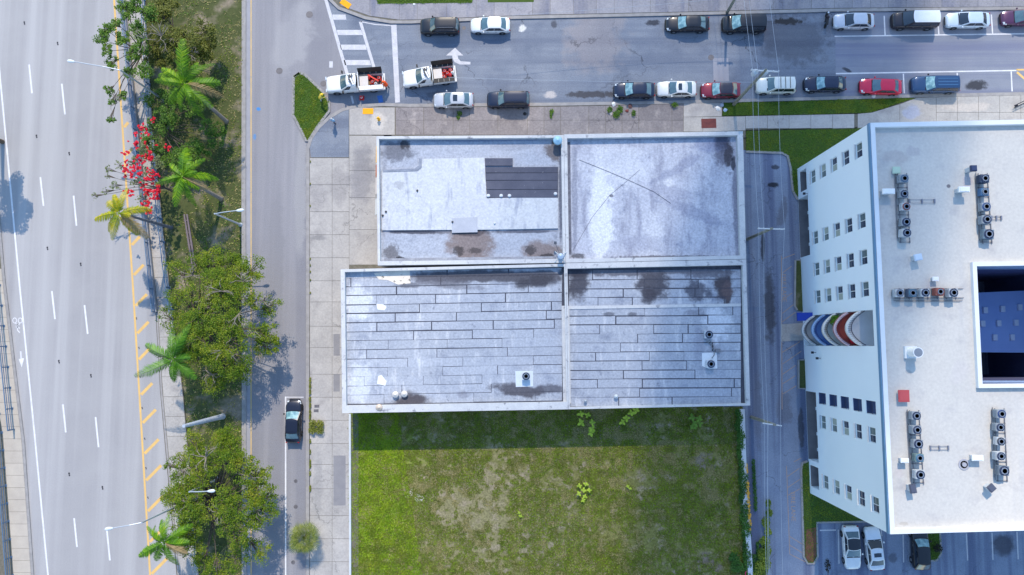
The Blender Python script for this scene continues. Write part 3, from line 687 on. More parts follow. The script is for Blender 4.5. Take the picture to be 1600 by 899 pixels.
def seams_se(r):
    out = []; x = 900 + (r * 67 + 20) % 100 + rng.uniform(0, 20)
    while x < 1150: out.append(x); x += rng.choice([70, 84, 144, 112, 54])
    return out
rows = [(421.5, 437), (437, 451)] + [(451 + 14.15 * k, 451 + 14.15 * (k + 1)) for k in range(12)] + [(620.8, 634.5)]
strips(bSE, rows, 888.5, 1158, -.006, 1000, seams_se, gapf=lambda r: 1.15)
# white curb band on the second felt roof, and its fold
MB().prism(px([(877.5, 478), (889.5, 478), (892, 632), (880, 634)], 4.55), DZ, 4.55).build('roof_kerb', m_coping, bSE)
MB().prism(px([(889, 478.5), (1158, 474.5), (1158, 479), (889, 483.5)], 4.5), DZ, 4.5).build('roof_kerb', m_coping, bSE)
# cream patch
MB().prism(px([(584, 427), (640, 421.5), (641.5, 443), (622, 445), (606, 438), (592, 437)], 4.45), DZ, 4.45).build('repair_patch', pm('cream_patch', C(232, 222, 208), C(206, 196, 184), scale=1.2, blotch=(C(96, 92, 84), 2.2, .6, .66)), bSW)
for q in [[(588, 475), (599, 476), (604, 480), (601, 485), (590, 484)], [(591, 588), (596, 586), (604, 596), (602, 603), (589, 600)]]:
    MB().prism(px(q, 4.44), DZ, 4.44).build('repair_patch', plain(C(226, 228, 232), .5), bSW)


# rooftop machines
def condenser(x, y, z, s, c, fan, label, group, rz=0., ht=.75, side=None):
    """condensing unit with a round top fan; s = footprint in metres"""
    p = G(x, y, z + ht)
    t = thing('condenser_unit', (p.x, p.y, z), label, 'air conditioner', group, rz)
    b = MB().box((0, 0, .06), (s * .96, s * .9, .12), mi=0)
    b.build('base_frame', plain(C(90, 92, 98), .6), t, True)
    b = MB().box((0, 0, .12 + (ht - .12) / 2), (s, s * .94, ht - .12))
    for k in range(9):
        zz = .2 + k * (ht - .3) / 9
        b.box((0, -s * .475, zz), (s * .9, .02, .02)); b.box((-s * .507, 0, zz), (.02, s * .86, .02)); b.box((0, s * .475, zz), (s * .9, .02, .02))
    b.build('cabinet', plain(c, .5), t, True)
    MB().lathe((0, 0, ht), [(s * .485, 0), (s * .485, .07), (s * .43, .08), (s * .42, .01), (.02, .008)], 22).build('fan_well', plain(fan, .5), t, True)
    f = MB()
    for k in range(4):
        a = k * math.pi / 2 + rng.uniform(0, 1); u = Vector((math.cos(a), math.sin(a), 0)); v = Vector((-u.y, u.x, 0))
        f.add([u * .05 + Vector((0, 0, ht + .03)), u * s * .33 - v * s * .08 + Vector((0, 0, ht + .03)), u * s * .35 + v * s * .1 + Vector((0, 0, ht + .055)), u * .06 + v * s * .07 + Vector((0, 0, ht + .05))], [(0, 1, 2, 3)])
    f.lathe((0, 0, ht + .03), [(s * .09, 0), (s * .09, .03), (.01, .04)], 10)
    f.build('fan', plain(C(206, 214, 226), .4, .1), t, True)
    g = MB()
    for k in range(3):
        r = s * (.12 + .11 * k)
        g.lathe((0, 0, ht + .085), [(r, 0), (r + .012, 0), (r + .012, .012), (r, .012)], 18)
    for k in range(4): g.box((0, 0, ht + .09), (s * .84, .016, .012), k * math.pi / 4)
    g.build('grille', plain(C(120, 130, 146), .5), t, True)
    return t


NAVY = C(50, 62, 92)
condenser(822, 588, DZ, .85, C(200, 206, 212), NAVY, 'lone condenser by the white parapet on the felt roof with the beige patch', None, .02)
condenser(1108, 523, DZ, .85, C(196, 202, 210), NAVY, 'condenser by tar stains, joined by hoses to another on the felt roof', None)
condenser(1111, 569, DZ, .85, C(206, 210, 216), NAVY, 'condenser on a white square pad of the felt roof', None)
MB().prism(px([(1097, 552), (1120, 551), (1121, 576), (1108, 577), (1097, 572)], DZ + .05), DZ, DZ + .05).build('white_pad', plain(C(224, 228, 232), .5), bSE)
MB().prism(px([(805, 580), (833, 580), (833, 604), (806, 605)], DZ + .05), DZ, DZ + .05).build('white_pad', plain(C(206, 214, 222), .5), bSW)
ho = MB()
for a, b in [((1109, 532), (1116, 548)), ((1104, 533), (1113, 545)), ((1113, 545), (1119, 549)), ((1116, 550), (1112, 560))]:
    ho.tube([G(*a, DZ + .25), G((a[0] + b[0]) / 2 + 2, (a[1] + b[1]) / 2, DZ + .12), G(*b, DZ + .25)], .05, 6)
q = G(1122, 548, DZ + .2); ho.box((q.x, q.y, DZ + .15), (.5, .4, .26))
tag(ho.build('refrigerant_hose', plain(C(120, 122, 130), .6)), 'tangle of grey hoses and junction box linking two condensers', 'hose')


def mushroom(x, y, z, r, c, label, cat='roof vent', grp=None, hh=.45):
    p = G(x, y, z + hh); t = thing('roof_vent', (p.x, p.y, z), label, cat, grp)
    MB().lathe((0, 0, 0), [(r * .9, 0), (r * .9, .03), (r * .5, .06), (r * .5, hh - .12)], 18).build('pipe', plain(C(170, 168, 164), .5, .3), t, True)
    MB().lathe((0, 0, hh - .14), [(r, 0), (r * 1.02, .04), (r * .8, .13), (r * .35, .19), (r * .3, .24), (.01, .25)], 20).build('cap', plain(c, .5, .2), t, True, smooth=True)
    return t
mushroom(617.5, 617, DZ, .36, C(214, 206, 200), 'mushroom roof vent of the pair on a tar stain, the one toward the pavement', grp='paired vents on the tar stain')
mushroom(631.5, 616, DZ, .36, C(214, 206, 200), 'mushroom roof vent of the pair on a tar stain, the one toward the lone condenser', grp='paired vents on the tar stain')
mushroom(592, 637, DZ + .3, .36, C(206, 188, 172), 'tan mushroom roof vent set against the white parapet')
mushroom(963, 620, DZ, .24, C(196, 202, 208), 'small square-footed vent on the felt roof near its grass side')
mushroom(915, 627, DZ, .18, C(170, 176, 184), 'tiny pipe vent at the grassy edge of the felt roof')
mushroom(871.5, 219, PZ - .02, .5, C(150, 190, 214), 'large round blue-grey vent where two parapets meet', hh=.6)
# mast with fittings at the junction of the four roofs
p = G(875.5, 402, PZ + .2); t = thing('vent_mast', (p.x, p.y, PZ - .02), 'steel mast head with braces where the four low roofs meet', 'mast')
MB().lathe((0, 0, 0), [(.32, 0), (.32, .12), (.2, .16), (.2, .9), (.34, .95), (.3, 1.1), (.02, 1.14)], 18).build('mast', plain(C(170, 188, 206), .4, .5), t, True)
b = MB()
for a in (.7, 2.3, 3.9, 5.4): b.tube([(.15 * math.cos(a), .15 * math.sin(a), .7), (.85 * math.cos(a), .85 * math.sin(a), .02)], .05, 6)
b.build('brace', plain(C(190, 200, 210), .4, .4), t, True)
MB().tube([(0, .1, .5), (-.3, .9, .3), (-.55, 1.5, .4)], .03, 6).box((-.55, 1.55, .42), (.3, .3, .08)).build('bracket', plain(C(70, 76, 88), .5), t, True)
# cables lying on the plain roof
for pts, rr, l in [([(905, 250), (945, 266), (985, 283), (1022, 300), (1048, 318)], .022, 'dark cable lying slack across the plain mottled roof, ending near its middle'), ([(1000, 265), (975, 287), (952, 306), (925, 340), (895, 392)], .014, 'thin cable lying from the plain mottled roof corner near the mast')]:
    tag(MB().tube([G(a, b, DZ + .025) for a, b in pts], rr, 6).build('roof_cable', plain(C(84, 86, 98), .6)), l, 'cable')
# crack along the parting strip of the two north roofs
MB().sheet(px([(886.5, 222), (891, 222), (893, 398), (888.5, 398)], DZ + .006), DZ + .006).build('tar_strip', pm('tar_strip', C(70, 70, 80), C(128, 130, 142), scale=2, amt=.7, fine=.2), bNE)
MB().sheet(px([(600, 404), (872, 400.5), (872, 404), (600, 408)], DZ + .006), DZ + .006).build('tar_strip', pm('tar_strip_b', C(110, 112, 124), C(168, 172, 182), scale=1.4, amt=.7, fine=.2), bNW)

# ------------------------------------------------------------------ white apartment building
RZ, TZ = 17.45, 17.9
m_aw = pm('pale_blue_render', C(234, 242, 247), C(230, 238, 244), scale=.3, fine=.03, rough=.7)
m_par = pm('white_parapet', C(228, 229, 230), C(214, 216, 219), scale=.4, fine=.04, rough=.7)
m_roofw = pm('white_roof_membrane', C(203, 198, 190), C(192, 187, 181), scale=.4, amt=.8, fine=.09, fscale=4, rough=.8, blotch=(C(172, 168, 168), .45, .56, .82), streak=(.4, .03, .6, .8, C(182, 180, 180), 0),
             stains=[st(1400, 246, 26, 10, .2, C(176, 166, 162), .6, 1.8, 1.2, RZ), st(1425, 236, 12, 9, 0, C(170, 162, 164), .5, 1.8, 1.6, RZ), st(1482, 291, 3.5, 3.5, 0, C(110, 104, 108), .9, .8, 2, RZ), st(1512, 284, 8, 12, 0, C(184, 170, 172), .6, 1.6, 1.6, RZ), st(1500, 580, 14, 22, .3, C(196, 190, 186), .7, 1.8, 1, RZ),
                     st(1420, 582, 6, 4, .6, C(170, 164, 160), .7, 1.5, 2, RZ), st(1412, 819, 8, 3, 0, C(180, 172, 162), .8, 1.2, 2, RZ), st(1405, 735, 7, 12, 0, C(196, 186, 182), .6, 1.7, 2, RZ), st(1455, 448, 10, 5, 0, C(176, 168, 168), .6, 1.7, 2, RZ), st(1572, 690, 4, 5, 0, C(180, 176, 180), .6, 1, 2, RZ)])
NWc, SWc = G(1360, 192, TZ), G(1391, 835, TZ)
NEc, SEc = G(2150, 176, TZ), G(2160, 814, TZ)
ap = thing('apartment_building', (NWc.x, SWc.y, 0), 'six-storey pale blue apartment building with white roof, condensers beside the alley', 'building')
fd = (SWc - NWc); fd.z = 0; FL = fd.length; fd.normalize(); fn = Vector((fd.y, -fd.x, 0))
if fn.x > 0: fn = -fn


def fs(x_, y_, z):
    """distance along the alley facade of photo point (x_, y_) at height z"""
    return (G(x_, y_, z) - NWc).dot(fd)


def facex(y_, z):
    lo, hi = 1200., 1420.
    for _ in range(40):
        m = (lo + hi) / 2
        if (G(m, y_, z) - NWc).dot(fn) > 0: lo = m
        else: hi = m
    return lo


ZC = [4.5, 7.23, 9.96, 12.69, 15.42]
def colS(y_top): return fs(facex(y_top, ZC[4]), y_top, ZC[4])
WY = [235, 345, 402, 452, 680, 789]
wins = []                                            # (s0, s1, z0, z1, depth)
for y_ in WY:
    s_ = colS(y_)
    for zc in ZC: wins.append((s_ - .72, s_ + .72, zc - .66, zc + .66, .16))
lg = colS(637)
logg = [(lg - .62, lg + .62, zc - .95, zc + .95, .55) for zc in ZC]
b0, b1 = fs(facex(484, 16.6), 484, 16.6), fs(facex(541, 16.6), 541, 16.6)
balc = (b0, b1, .15, 16.65, 2.6)
gy = lambda y_: fs(facex(y_, 1.2), y_, 1.2)
grd = [(gy(268), gy(300), .9, 2.7, 7), (gy(309), gy(401), .02, 2.85, 7), (gy(612), gy(720), .02, 2.85, 7), (gy(728), gy(762), .5, 2.7, 7)]
ops = wins + logg + [balc] + grd
S = sorted(set([0, FL] + [v for o in ops for v in o[:2]])); Z = sorted(set([0, TZ] + [v for o in ops for v in o[2:4]]))
b = MB(); b.keep = True
PT = lambda s_, z, d=0: (NWc.x + fd.x * s_ - fn.x * d, NWc.y + fd.y * s_ - fn.y * d, z)
for i in range(len(S) - 1):
    for j in range(len(Z) - 1):
        sm, zm = (S[i] + S[i + 1]) / 2, (Z[j] + Z[j + 1]) / 2
        if any(o[0] < sm < o[1] and o[2] < zm < o[3] for o in ops): continue
        b.add([PT(S[i], Z[j]), PT(S[i], Z[j + 1]), PT(S[i + 1], Z[j + 1]), PT(S[i + 1], Z[j])], [(0, 1, 2, 3)])
for o in ops:
    s0, s1, z0, z1, d = o
    b.add([PT(s0, z0), PT(s1, z0), PT(s1, z1), PT(s0, z1), PT(s0, z0, d), PT(s1, z0, d), PT(s1, z1, d), PT(s0, z1, d)],
          [(0, 4, 5, 1), (1, 5, 6, 2), (2, 6, 7, 3), (3, 7, 4, 0), (4, 7, 6, 5)])
b.build('facade', m_aw, ap)
b = MB(); W3 = [PT(0, 0), PT(FL, 0)]
b.add([(NWc.x, NWc.y, 0), (NEc.x, NEc.y, 0), (NEc.x, NEc.y, TZ), (NWc.x, NWc.y, TZ), (SWc.x, SWc.y, 0), (SEc.x, SEc.y, 0), (SEc.x, SEc.y, TZ), (SWc.x, SWc.y, TZ)],
      [(0, 1, 2, 3), (4, 5, 6, 7), (1, 5, 6, 2)])
b.build('outer_wall', m_aw, ap)
# roof with courtyard hole
cA, cB = G(1527, 416, TZ), G(1536, 600, TZ)
cC, cD = Vector((cA.x + 12, cA.y + .15, TZ)), Vector((cB.x + 12, cB.y + .1, TZ))
b = MB()
hole = [cA, cC, cD, cB]; out = [NWc, NEc, SEc, SWc]
b.add([(p.x, p.y, RZ) for p in out + hole], [(0, 1, 5, 4), (1, 2, 6, 5), (2, 3, 7, 6), (3, 0, 4, 7)])
b.build('roof', m_roofw, ap)
oi = inset(out, [.42] * 4)
for k in range(4):
    MB().prism([out[k], out[(k + 1) % 4], oi[(k + 1) % 4], oi[k]], RZ - .1, TZ - .002 * k).build('parapet', m_par, ap)
# steel-blue drip edge along the alley side
MB().prism([out[3] + fn * .02, out[0] + fn * .02, out[0] + fn * .09, out[3] + fn * .09], TZ - .5, TZ - .06, bottom=True).build('drip_edge', plain(C(120, 158, 190), .4, .2), ap)
ho_ = inset(hole, [-.38] * 4)
for k in range(4):
    MB().prism([hole[k], hole[(k + 1) % 4], ho_[(k + 1) % 4], ho_[k]], RZ - .1, TZ - .05 - .002 * k).build('courtyard_parapet', m_par, ap)
b = MB(); b.add([(p.x, p.y, z) for z in (.02, TZ - .2) for p in hole], [(k, (k + 1) % 4, 4 + (k + 1) % 4, 4 + k) for k in range(4)])
b.build('courtyard_wall', pm('courtyard_shade', C(92, 98, 134), C(80, 86, 124), scale=.5), ap)  # dark navy stands in for the deep shade of the courtyard
for z in (15.6, 16.0, 16.4, 16.8, 17.2):
    for a, c_, s_ in ((cA, cC, -1), (cB, cD, 1)):
        MB().box(((a.x + c_.x) / 2, (a.y + c_.y) / 2 + s_ * .08, z), (11.9, .1, .12), 0).build('gallery_rail', plain(C(150, 170, 200), .5), ap)
pq = [G(1531, 461, 9), G(1680, 451, 9), G(1690, 552, 9), G(1536, 550, 9)]
xw = cB.x + .02
pan = MB().prism([Vector((xw, pq[0].y, 9)), pq[1], pq[2], Vector((xw, pq[3].y, 9))], 8.7, 9, bottom=True).build('courtyard_canopy', pm('blue_panel', C(158, 182, 226), C(146, 170, 218), scale=.6), ap)
for x, y in [(1540, 485), (1567, 483), (1594, 480.5), (1536, 506), (1561, 505.5), (1588, 504.5), (1555, 527.5), (1582, 527.5), (1615, 503), (1609, 527)]:
    p = G(x, y, 9.2); MB().box((p.x, p.y, 9.13), (.42, .62, .26)).build('skylight', plain(C(216, 222, 234), .5), pan)
# windows
m_frame = plain(C(214, 218, 220), .4)
m_glass = pm('window_glass', C(74, 92, 100), C(112, 124, 120), scale=.6, amt=.5, rough=.08, spec=.6, fine=0)
m_glassd = pm('dark_window_glass', C(40, 50, 70), C(58, 66, 84), scale=.6, rough=.08, spec=.6, fine=0)
m_blind = pm('window_blind', C(166, 172, 164), C(150, 158, 150), scale=2)


def window(s0, s1, z0, z1, d, k):
    c = Vector(PT((s0 + s1) / 2, z0, d)); M = Matrix((tuple(fd), tuple(-fn), (0, 0, 1))).transposed()
    def W(b_, sc_, dc, zc, sd, dd, zd):
        q = MB().box((0, 0, 0), (sd, dd, zd)).v
        o_ = len(b_.v); b_.v += [tuple(c + M @ (Vector(v) + Vector((sc_, dc, zc)))) for v in q]
        for f in [(0, 1, 3, 2), (4, 6, 7, 5), (0, 4, 5, 1), (2, 3, 7, 6), (0, 2, 6, 4), (1, 5, 7, 3)]: b_.f.append(tuple(i + o_ for i in f)); b_.m.append(0)
    wd, hg = s1 - s0, z1 - z0
    b_ = MB(); t_ = .07
    W(b_, 0, -.03, hg - t_ / 2, wd, .06, t_); W(b_, 0, -.03, t_ / 2, wd, .06, t_)
    for x in (-wd / 2 + t_ / 2, 0, wd / 2 - t_ / 2): W(b_, x, -.032, hg / 2, t_, .05, hg - 2 * t_)
    fr_ = b_.build('window', m_frame, ap)
    for q, x in enumerate((-wd / 4, wd / 4)):
        b_ = MB(); W(b_, x, -.012, hg / 2, wd / 2 - t_ * 1.1, .012, hg - 2 * t_)
        b_.build('pane', [m_glass, m_glassd, m_blind][(k * 7 + q * 3) % 5 % 3], fr_)
    b_ = MB(); W(b_, 0, -d - .05, -.03, wd + .1, .16, .06); b_.build('sill', m_frame, fr_)
for k, o in enumerate(wins): window(*o, k)
m_log = pm('loggia_shade', C(84, 98, 136), C(70, 84, 122), scale=1.)  # dark navy lining paints the shade inside the openings
for k, o in enumerate(logg):
    s0, s1, z0, z1, d = o
    c = Vector(PT((s0 + s1) / 2, z0 + .9, .1))
    b_ = MB()
    for q in range(9): b_.tube([PT(s0 + .08 + q * (s1 - s0 - .16) / 8, z0, .1), PT(s0 + .08 + q * (s1 - s0 - .16) / 8, z0 + 1, .1)], .012, 5)
    b_.tube([PT(s0, z0 + 1, .1), PT(s1, z0 + 1, .1)], .03, 6); b_.build('railing', plain(C(60, 66, 90), .5), ap)
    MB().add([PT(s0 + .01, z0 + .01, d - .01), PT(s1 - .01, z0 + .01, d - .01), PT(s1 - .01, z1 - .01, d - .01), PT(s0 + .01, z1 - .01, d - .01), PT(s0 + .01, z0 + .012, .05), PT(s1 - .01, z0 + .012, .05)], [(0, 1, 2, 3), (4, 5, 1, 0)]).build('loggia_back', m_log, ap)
# curved balconies
BZ = [3.0, 5.73, 8.46, 11.19, 13.92]
BC = [(C(150, 156, 160), C(214, 216, 218)), (C(70, 110, 170), C(150, 180, 220)), (C(184, 190, 186), C(226, 224, 222)), (C(150, 66, 58), C(214, 190, 200)), (C(206, 204, 206), C(228, 227, 226))]
for k, z in enumerate(BZ):
    n = 18; arc = []
    for i in range(n + 1):
        u = i / n; arc.append(Vector(PT(b0 + .02 + (b1 - b0 - .04) * u, z, -1.35 * math.sin(math.pi * u) ** .8)))
    back = [Vector(PT(b1 - .02, z, 2.58)), Vector(PT(b0 + .02, z, 2.58))]
    MB().prism(arc + back, z - .18, z, bottom=True).build('balcony_floor', plain(BC[k][0], .6), ap)
    def ring(inner, z0, z1, m_, nm):
        b_ = MB(); vs = []
        cen = sum(arc, Vector()) / len(arc)
        for i, p in enumerate(arc):
            q = arc[min(i + 1, n)] - arc[max(i - 1, 0)]; nn = Vector((-q.y, q.x, 0)).normalized()
            if nn.dot(fn) > 0: nn = -nn
            for d_ in inner: vs.append(p + nn * d_)
        fs_ = []
        V = [(p.x, p.y, zz) for p in vs for zz in (z0, z1)]
        for i in range(n):
            a = 4 * i; c_ = 4 * (i + 1)
            fs_ += [(a, c_, c_ + 1, a + 1), (a + 2, a + 3, c_ + 3, c_ + 2), (a + 1, c_ + 1, c_ + 3, a + 3), (a, a + 2, c_ + 2, c_)]
        b_.add(V, fs_); b_.build(nm, m_, ap)
    ring((.0, .16), z - .2, z + .32, plain(BC[k][1], .6), 'balcony_upstand')
    ring((.05, .10), z + .98, z + 1.05, plain([C(60, 62, 70), C(44, 60, 120), C(60, 60, 66), C(110, 40, 44), C(50, 50, 66)][k], .4), 'handrail')
    b_ = MB()
    for i in range(n + 1):
        p = arc[i] - fn * .08
        b_.tube([(p.x, p.y, z + .3), (p.x, p.y, z + 1.0)], .015, 5)
    b_.build('baluster_row', plain([C(60, 62, 70), C(44, 60, 120), C(60, 60, 66), C(110, 40, 44), C(50, 50, 66)][k], .4), ap)
    sm = (b0 + b1) / 2
    MB().add([PT(sm + .3, z + .02, 2.57), PT(sm + 1.5, z + .02, 2.57), PT(sm + 1.5, z + 2.1, 2.57), PT(sm + .3, z + 2.1, 2.57)], [(0, 1, 2, 3)]).build('balcony_door', m_glass, ap)
p = PT(b0 + 2.9, BZ[3], .4)
tag(MB().lathe((p[0], p[1], BZ[3]), [(.2, 0), (.28, .5), (.02, .52)], 14).build('red_tub', plain(C(200, 30, 50), .5)), 'red tub on the brick-red curved balcony', 'tub')
# blue awning over the entrance
p0, p1 = gy(489.5), gy(502)
MB().add([PT(p0, 2.9, 0), PT(p1, 2.9, 0), PT(p1, 2.6, -1.6), PT(p0, 2.6, -1.6), PT(p0, 2.75, 0), PT(p1, 2.75, 0), PT(p1, 2.4, -1.6), PT(p0, 2.4, -1.6)],
         [(0, 1, 2, 3), (4, 7, 6, 5), (0, 3, 7, 4), (1, 5, 6, 2), (2, 6, 7, 3), (0, 4, 5, 1)]).build('awning', plain(C(20, 58, 160), .6), ap)
# wall lamps on the facade
for y_, z in ((303, 2.9), (560, 4.6), (551, 3.4)):
    s_ = fs(facex(y_, z), y_, z); MB().tube([PT(s_, z, -.01), PT(s_, z + .1, -.4)], .03, 6).box(PT(s_, z + .1, -.45), (.25, .25, .16)).build('wall_lamp', plain(C(40, 42, 52), .5), ap)
m_pk = pm('parking_floor', C(128, 124, 126), C(104, 102, 106), scale=.7, fine=.12)
for s0, s1, z0, z1, d in grd:
    MB().add([PT(s0 + .02, z0 + .03, -.0), PT(s1 - .02, z0 + .03, 0), PT(s1 - .02, z0 + .03, d - .05), PT(s0 + .02, z0 + .03, d - .05)], [(0, 1, 2, 3)]).build('parking_floor', m_pk, ap)
# interior parking columns so the open storey is not empty
for y_ in (330, 355, 380, 640, 680, 705):
    s_ = gy(y_); MB().box((PT(s_, 1.42, 1.2)), (.35, .35, 2.8)).build('column', m_aw, ap)

# rooftop condensers, in five racks
GREY, BLUEG, RUST, PALE = C(150, 158, 166), C(96, 124, 150), C(150, 92, 84), C(190, 194, 198)
def rack(pts, label):
    q = [G(x, y, RZ + .1) for x, y in pts]; b_ = MB()
    a, c_ = q[0], q[-1]; d_ = (c_ - a).normalized(); n_ = Vector((-d_.y, d_.x, 0))
    for s_ in (-.42, .42): b_.tube([a + n_ * s_ - d_ * .5, c_ + n_ * s_ + d_ * .9], .035, 6)
    L2 = (c_ - a).length; k = 0.
    while k < L2 + .9: b_.tube([a + d_ * k - n_ * .55, a + d_ * k + n_ * .45], .03, 6); b_.box(a + d_ * k - n_ * .42 - Vector((0, 0, .05)), (.12, .12, .1)); b_.box(a + d_ * k + n_ * .42 - Vector((0, 0, .05)), (.12, .12, .1)); k += .85
    b_.tube([a - n_ * .62 - d_ * .6, c_ - n_ * .66 + d_ * .8], .025, 6); b_.tube([a - n_ * .72 - d_ * .4, c_ - n_ * .74 + d_ * .6], .02, 6)
    tag(b_.build('condenser_rack', plain(C(120, 116, 122), .5, .3)), label, 'rack')
RK = [('the rack with the pale green box', [(1413, 279, GREY, BLUEG, .85), (1413, 303, GREY, NAVY, .8), (1416, 323, PALE, RUST, .82), (1416, 347, GREY, NAVY, .88), (1417, 364, PALE, NAVY, .86)]),
      ('the rack with the tall navy square vent', [(1539, 279, C(60, 76, 100), NAVY, .88), (1539, 300, C(70, 110, 150), BLUEG, .8), (1541, 323, GREY, C(60, 90, 140), .88), (1542, 343, GREY, NAVY, .9), (1545, 366, C(110, 130, 144), NAVY, 1.05)]),
      ('the row between the balconies and the courtyard', [(1406, 458, PALE, C(150, 150, 156), .85), (1426, 458, C(90, 104, 124), C(90, 130, 150), .84), (1446, 457.5, PALE, NAVY, .84), (1469, 456, RUST, RUST, .82), (1490, 457.5, PALE, NAVY, .9)]),
      ('the rack below the red hatch', [(1432, 650, GREY, NAVY, .85), (1433, 672, GREY, NAVY, .85), (1435, 694, GREY, NAVY, .92), (1437, 716, C(120, 140, 140), C(80, 130, 160), .82), (1438, 742, PALE, NAVY, .9)]),
      ('the rack beside the round roof pad', [(1565, 647, GREY, C(60, 80, 130), .85), (1563, 668, GREY, NAVY, .8), (1564, 690, PALE, C(70, 74, 84), .84), (1564, 713, PALE, NAVY, .84), (1569, 736, C(120, 132, 144), NAVY, 1.0)])]
for gi_, (where, us) in enumerate(RK):
    rack([(u[0] - (3 if gi_ != 2 else 0), u[1] + (0 if gi_ != 2 else 1)) for u in us], 'metal support frame under ' + where.replace('the rack', 'the condensers').replace('the row', 'the condenser row'))
    for k, (x, y, c, f, s_) in enumerate(us):
        ordn = ['first', 'second', 'third', 'fourth', 'last'][k]
        tint = 'rusty fan' if f == RUST else 'blue-green fan' if f == BLUEG else 'dark fan' if f == NAVY else 'coloured fan'
        condenser(x, y, RZ + .13, s_ * .88, c, f, '%s condenser with %s of five in %s' % (ordn, tint, where), 'roof condensers of the white building', R(-2 + rng.uniform(-4, 4)), rng.uniform(.6, .9))


def hood(x, y, z, sx, sy, h, c, name, label, cat='roof vent', rz=0., tilt=0.):
    p = G(x, y, z + h); t = thing(name, (p.x, p.y, z), label, cat, None, rz)
    MB().box((0, 0, h * .42), (sx * .7, sy * .7, h * .84)).build('shaft', plain(PALE, .6), t, True)
    MB().box((0, 0, h * .9), (sx, sy, h * .2)).box((0, 0, h * 1.03), (sx * .8, sy * .8, h * .06)).build('cap', plain(c, .5), t, True)
    return t
hood(1389, 299, RZ, 1.1, .5, .9, C(236, 236, 236), 'roof_vent', 'white box vent near the rack with the pale green box')
hood(1507, 296, RZ, 1.0, .5, 1.0, C(236, 236, 236), 'roof_vent', 'white box vent near the rack with the tall navy square vent')
hood(1401, 266, RZ, .7, .65, .35, C(186, 206, 184), 'green_box', 'pale green box at the head of the condenser rack', 'box')
hood(1522, 263, RZ, .55, .55, 1.1, C(52, 64, 96), 'roof_vent', 'tall square vent with navy cap at the head of a rack')
hood(1435, 402, RZ, .7, .6, .8, C(196, 210, 226), 'roof_vent', 'pale grey tilted-cap vent between the top rack and the condenser row', rz=.2)
hood(1427, 764, RZ, .55, .8, .8, C(84, 88, 104), 'roof_vent', 'dark-capped vent at the foot of the rack below the red hatch', rz=.15)
hood(1550, 763, RZ, .6, .6, .8, C(84, 88, 104), 'roof_vent', 'dark diamond-capped vent at the foot of the rack beside the round pad', rz=.7)
hood(1462, 436, RZ, .55, .4, .5, C(232, 232, 232), 'roof_vent', 'small white vent just above the condenser row')
hood(1414, 720, RZ, .7, .4, .7, C(234, 234, 234), 'roof_vent', 'white box vent beside the rack below the red hatch')
hood(1528, 716, RZ, 1.0, .5, .7, C(236, 236, 236), 'roof_vent', 'white box vent beside the round roof pad')
hood(1412.5, 619, RZ, .98, 1.08, .45, C(190, 82, 84), 'roof_hatch', 'red square roof hatch on the white roof', 'hatch')
hood(1430, 767, RZ, .2, .2, .2, C(60, 60, 70), 'roof_drain', 'small dark drain cap by the dark-capped vent', 'drain')
p = G(1435, 551, RZ + 1.5); t = thing('exhaust_duct', (p.x, p.y, RZ), 'thick round white exhaust duct with grey top on a square base', 'duct')
MB().box((0, 0, .15), (1.1, 1.1, .3)).build('base', plain(C(226, 226, 226), .6), t, True)
MB().lathe((0, 0, .3), [(.42, 0), (.42, 1.15), (.46, 1.15), (.46, 1.2), (.4, 1.2)], 24).build('pipe', plain(C(230, 230, 230), .5), t, True)
MB().lathe((0, 0, 1.46), [(.4, 0), (.38, .05), (.02, .06)], 24).build('top_disc', plain(C(130, 136, 146), .5), t, True)
p = G(1506, 726, RZ); b = MB()
for r0, r1, h_ in ((.5, .34, .05), (.2, .01, .12)): b.lathe((p.x, p.y, RZ), [(r0, 0), (r0, h_), (r1, h_), (r1, 0)], 24)
tag(b.build('round_pad', plain(C(170, 168, 176), .7)), 'round grey roof pad with a raised centre', 'roof pad')
for x, y, l, s_ in [(1440, 315, 2.3, 'beside the rusty fan'), (1467, 700, 1.6, 'beside the rack below the red hatch'), (1556, 341, .9, 'beside the tall navy vent rack')]:
    p = G(x, y, RZ); b = MB()
    for yy in (-.16, .16): b.tube([(p.x - l / 2, p.y + yy, RZ + .1), (p.x + l / 2, p.y + yy, RZ + .1)], .022, 6)
    for k in range(3): b.box((p.x - l / 2 + l * k / 2, p.y, RZ + .07), (.12, .42, .12))
    tag(b.build('pipe_support', plain(C(120, 124, 138), .5)), 'small horizontal pipe on feet ' + s_, 'pipe')

# ------------------------------------------------------------------ vehicles
m_cg = pm('car_glass', C(58, 84, 98), C(82, 110, 120), scale=1.6, amt=.6, rough=.06, spec=.8, fine=0, obj=True, coat=.6)  # cyan base stands in for sky reflected in the glass
m_cgd = pm('tinted_glass', C(26, 34, 46), C(36, 46, 58), scale=1.6, rough=.06, spec=.8, fine=0, obj=True, coat=.5)
m_cgs = pm('sunshade_sky_glass', C(150, 186, 190), C(90, 130, 140), scale=2.2, amt=.25, rough=.1, spec=.7, fine=0, obj=True, coat=.6)  # sunshades behind the glass, with sky reflection put into the pale cyan
m_tyre = plain(C(30, 30, 32), .9); m_rim = plain(C(150, 152, 156), .3, .7); m_black = plain(C(24, 24, 27), .45)
m_lamp = plain(C(214, 220, 224), .15, .2, .7); m_tail = plain(C(150, 20, 24), .25)


def carpaint(c, metal=.25): return plain(c, .32, metal, .5, .7)


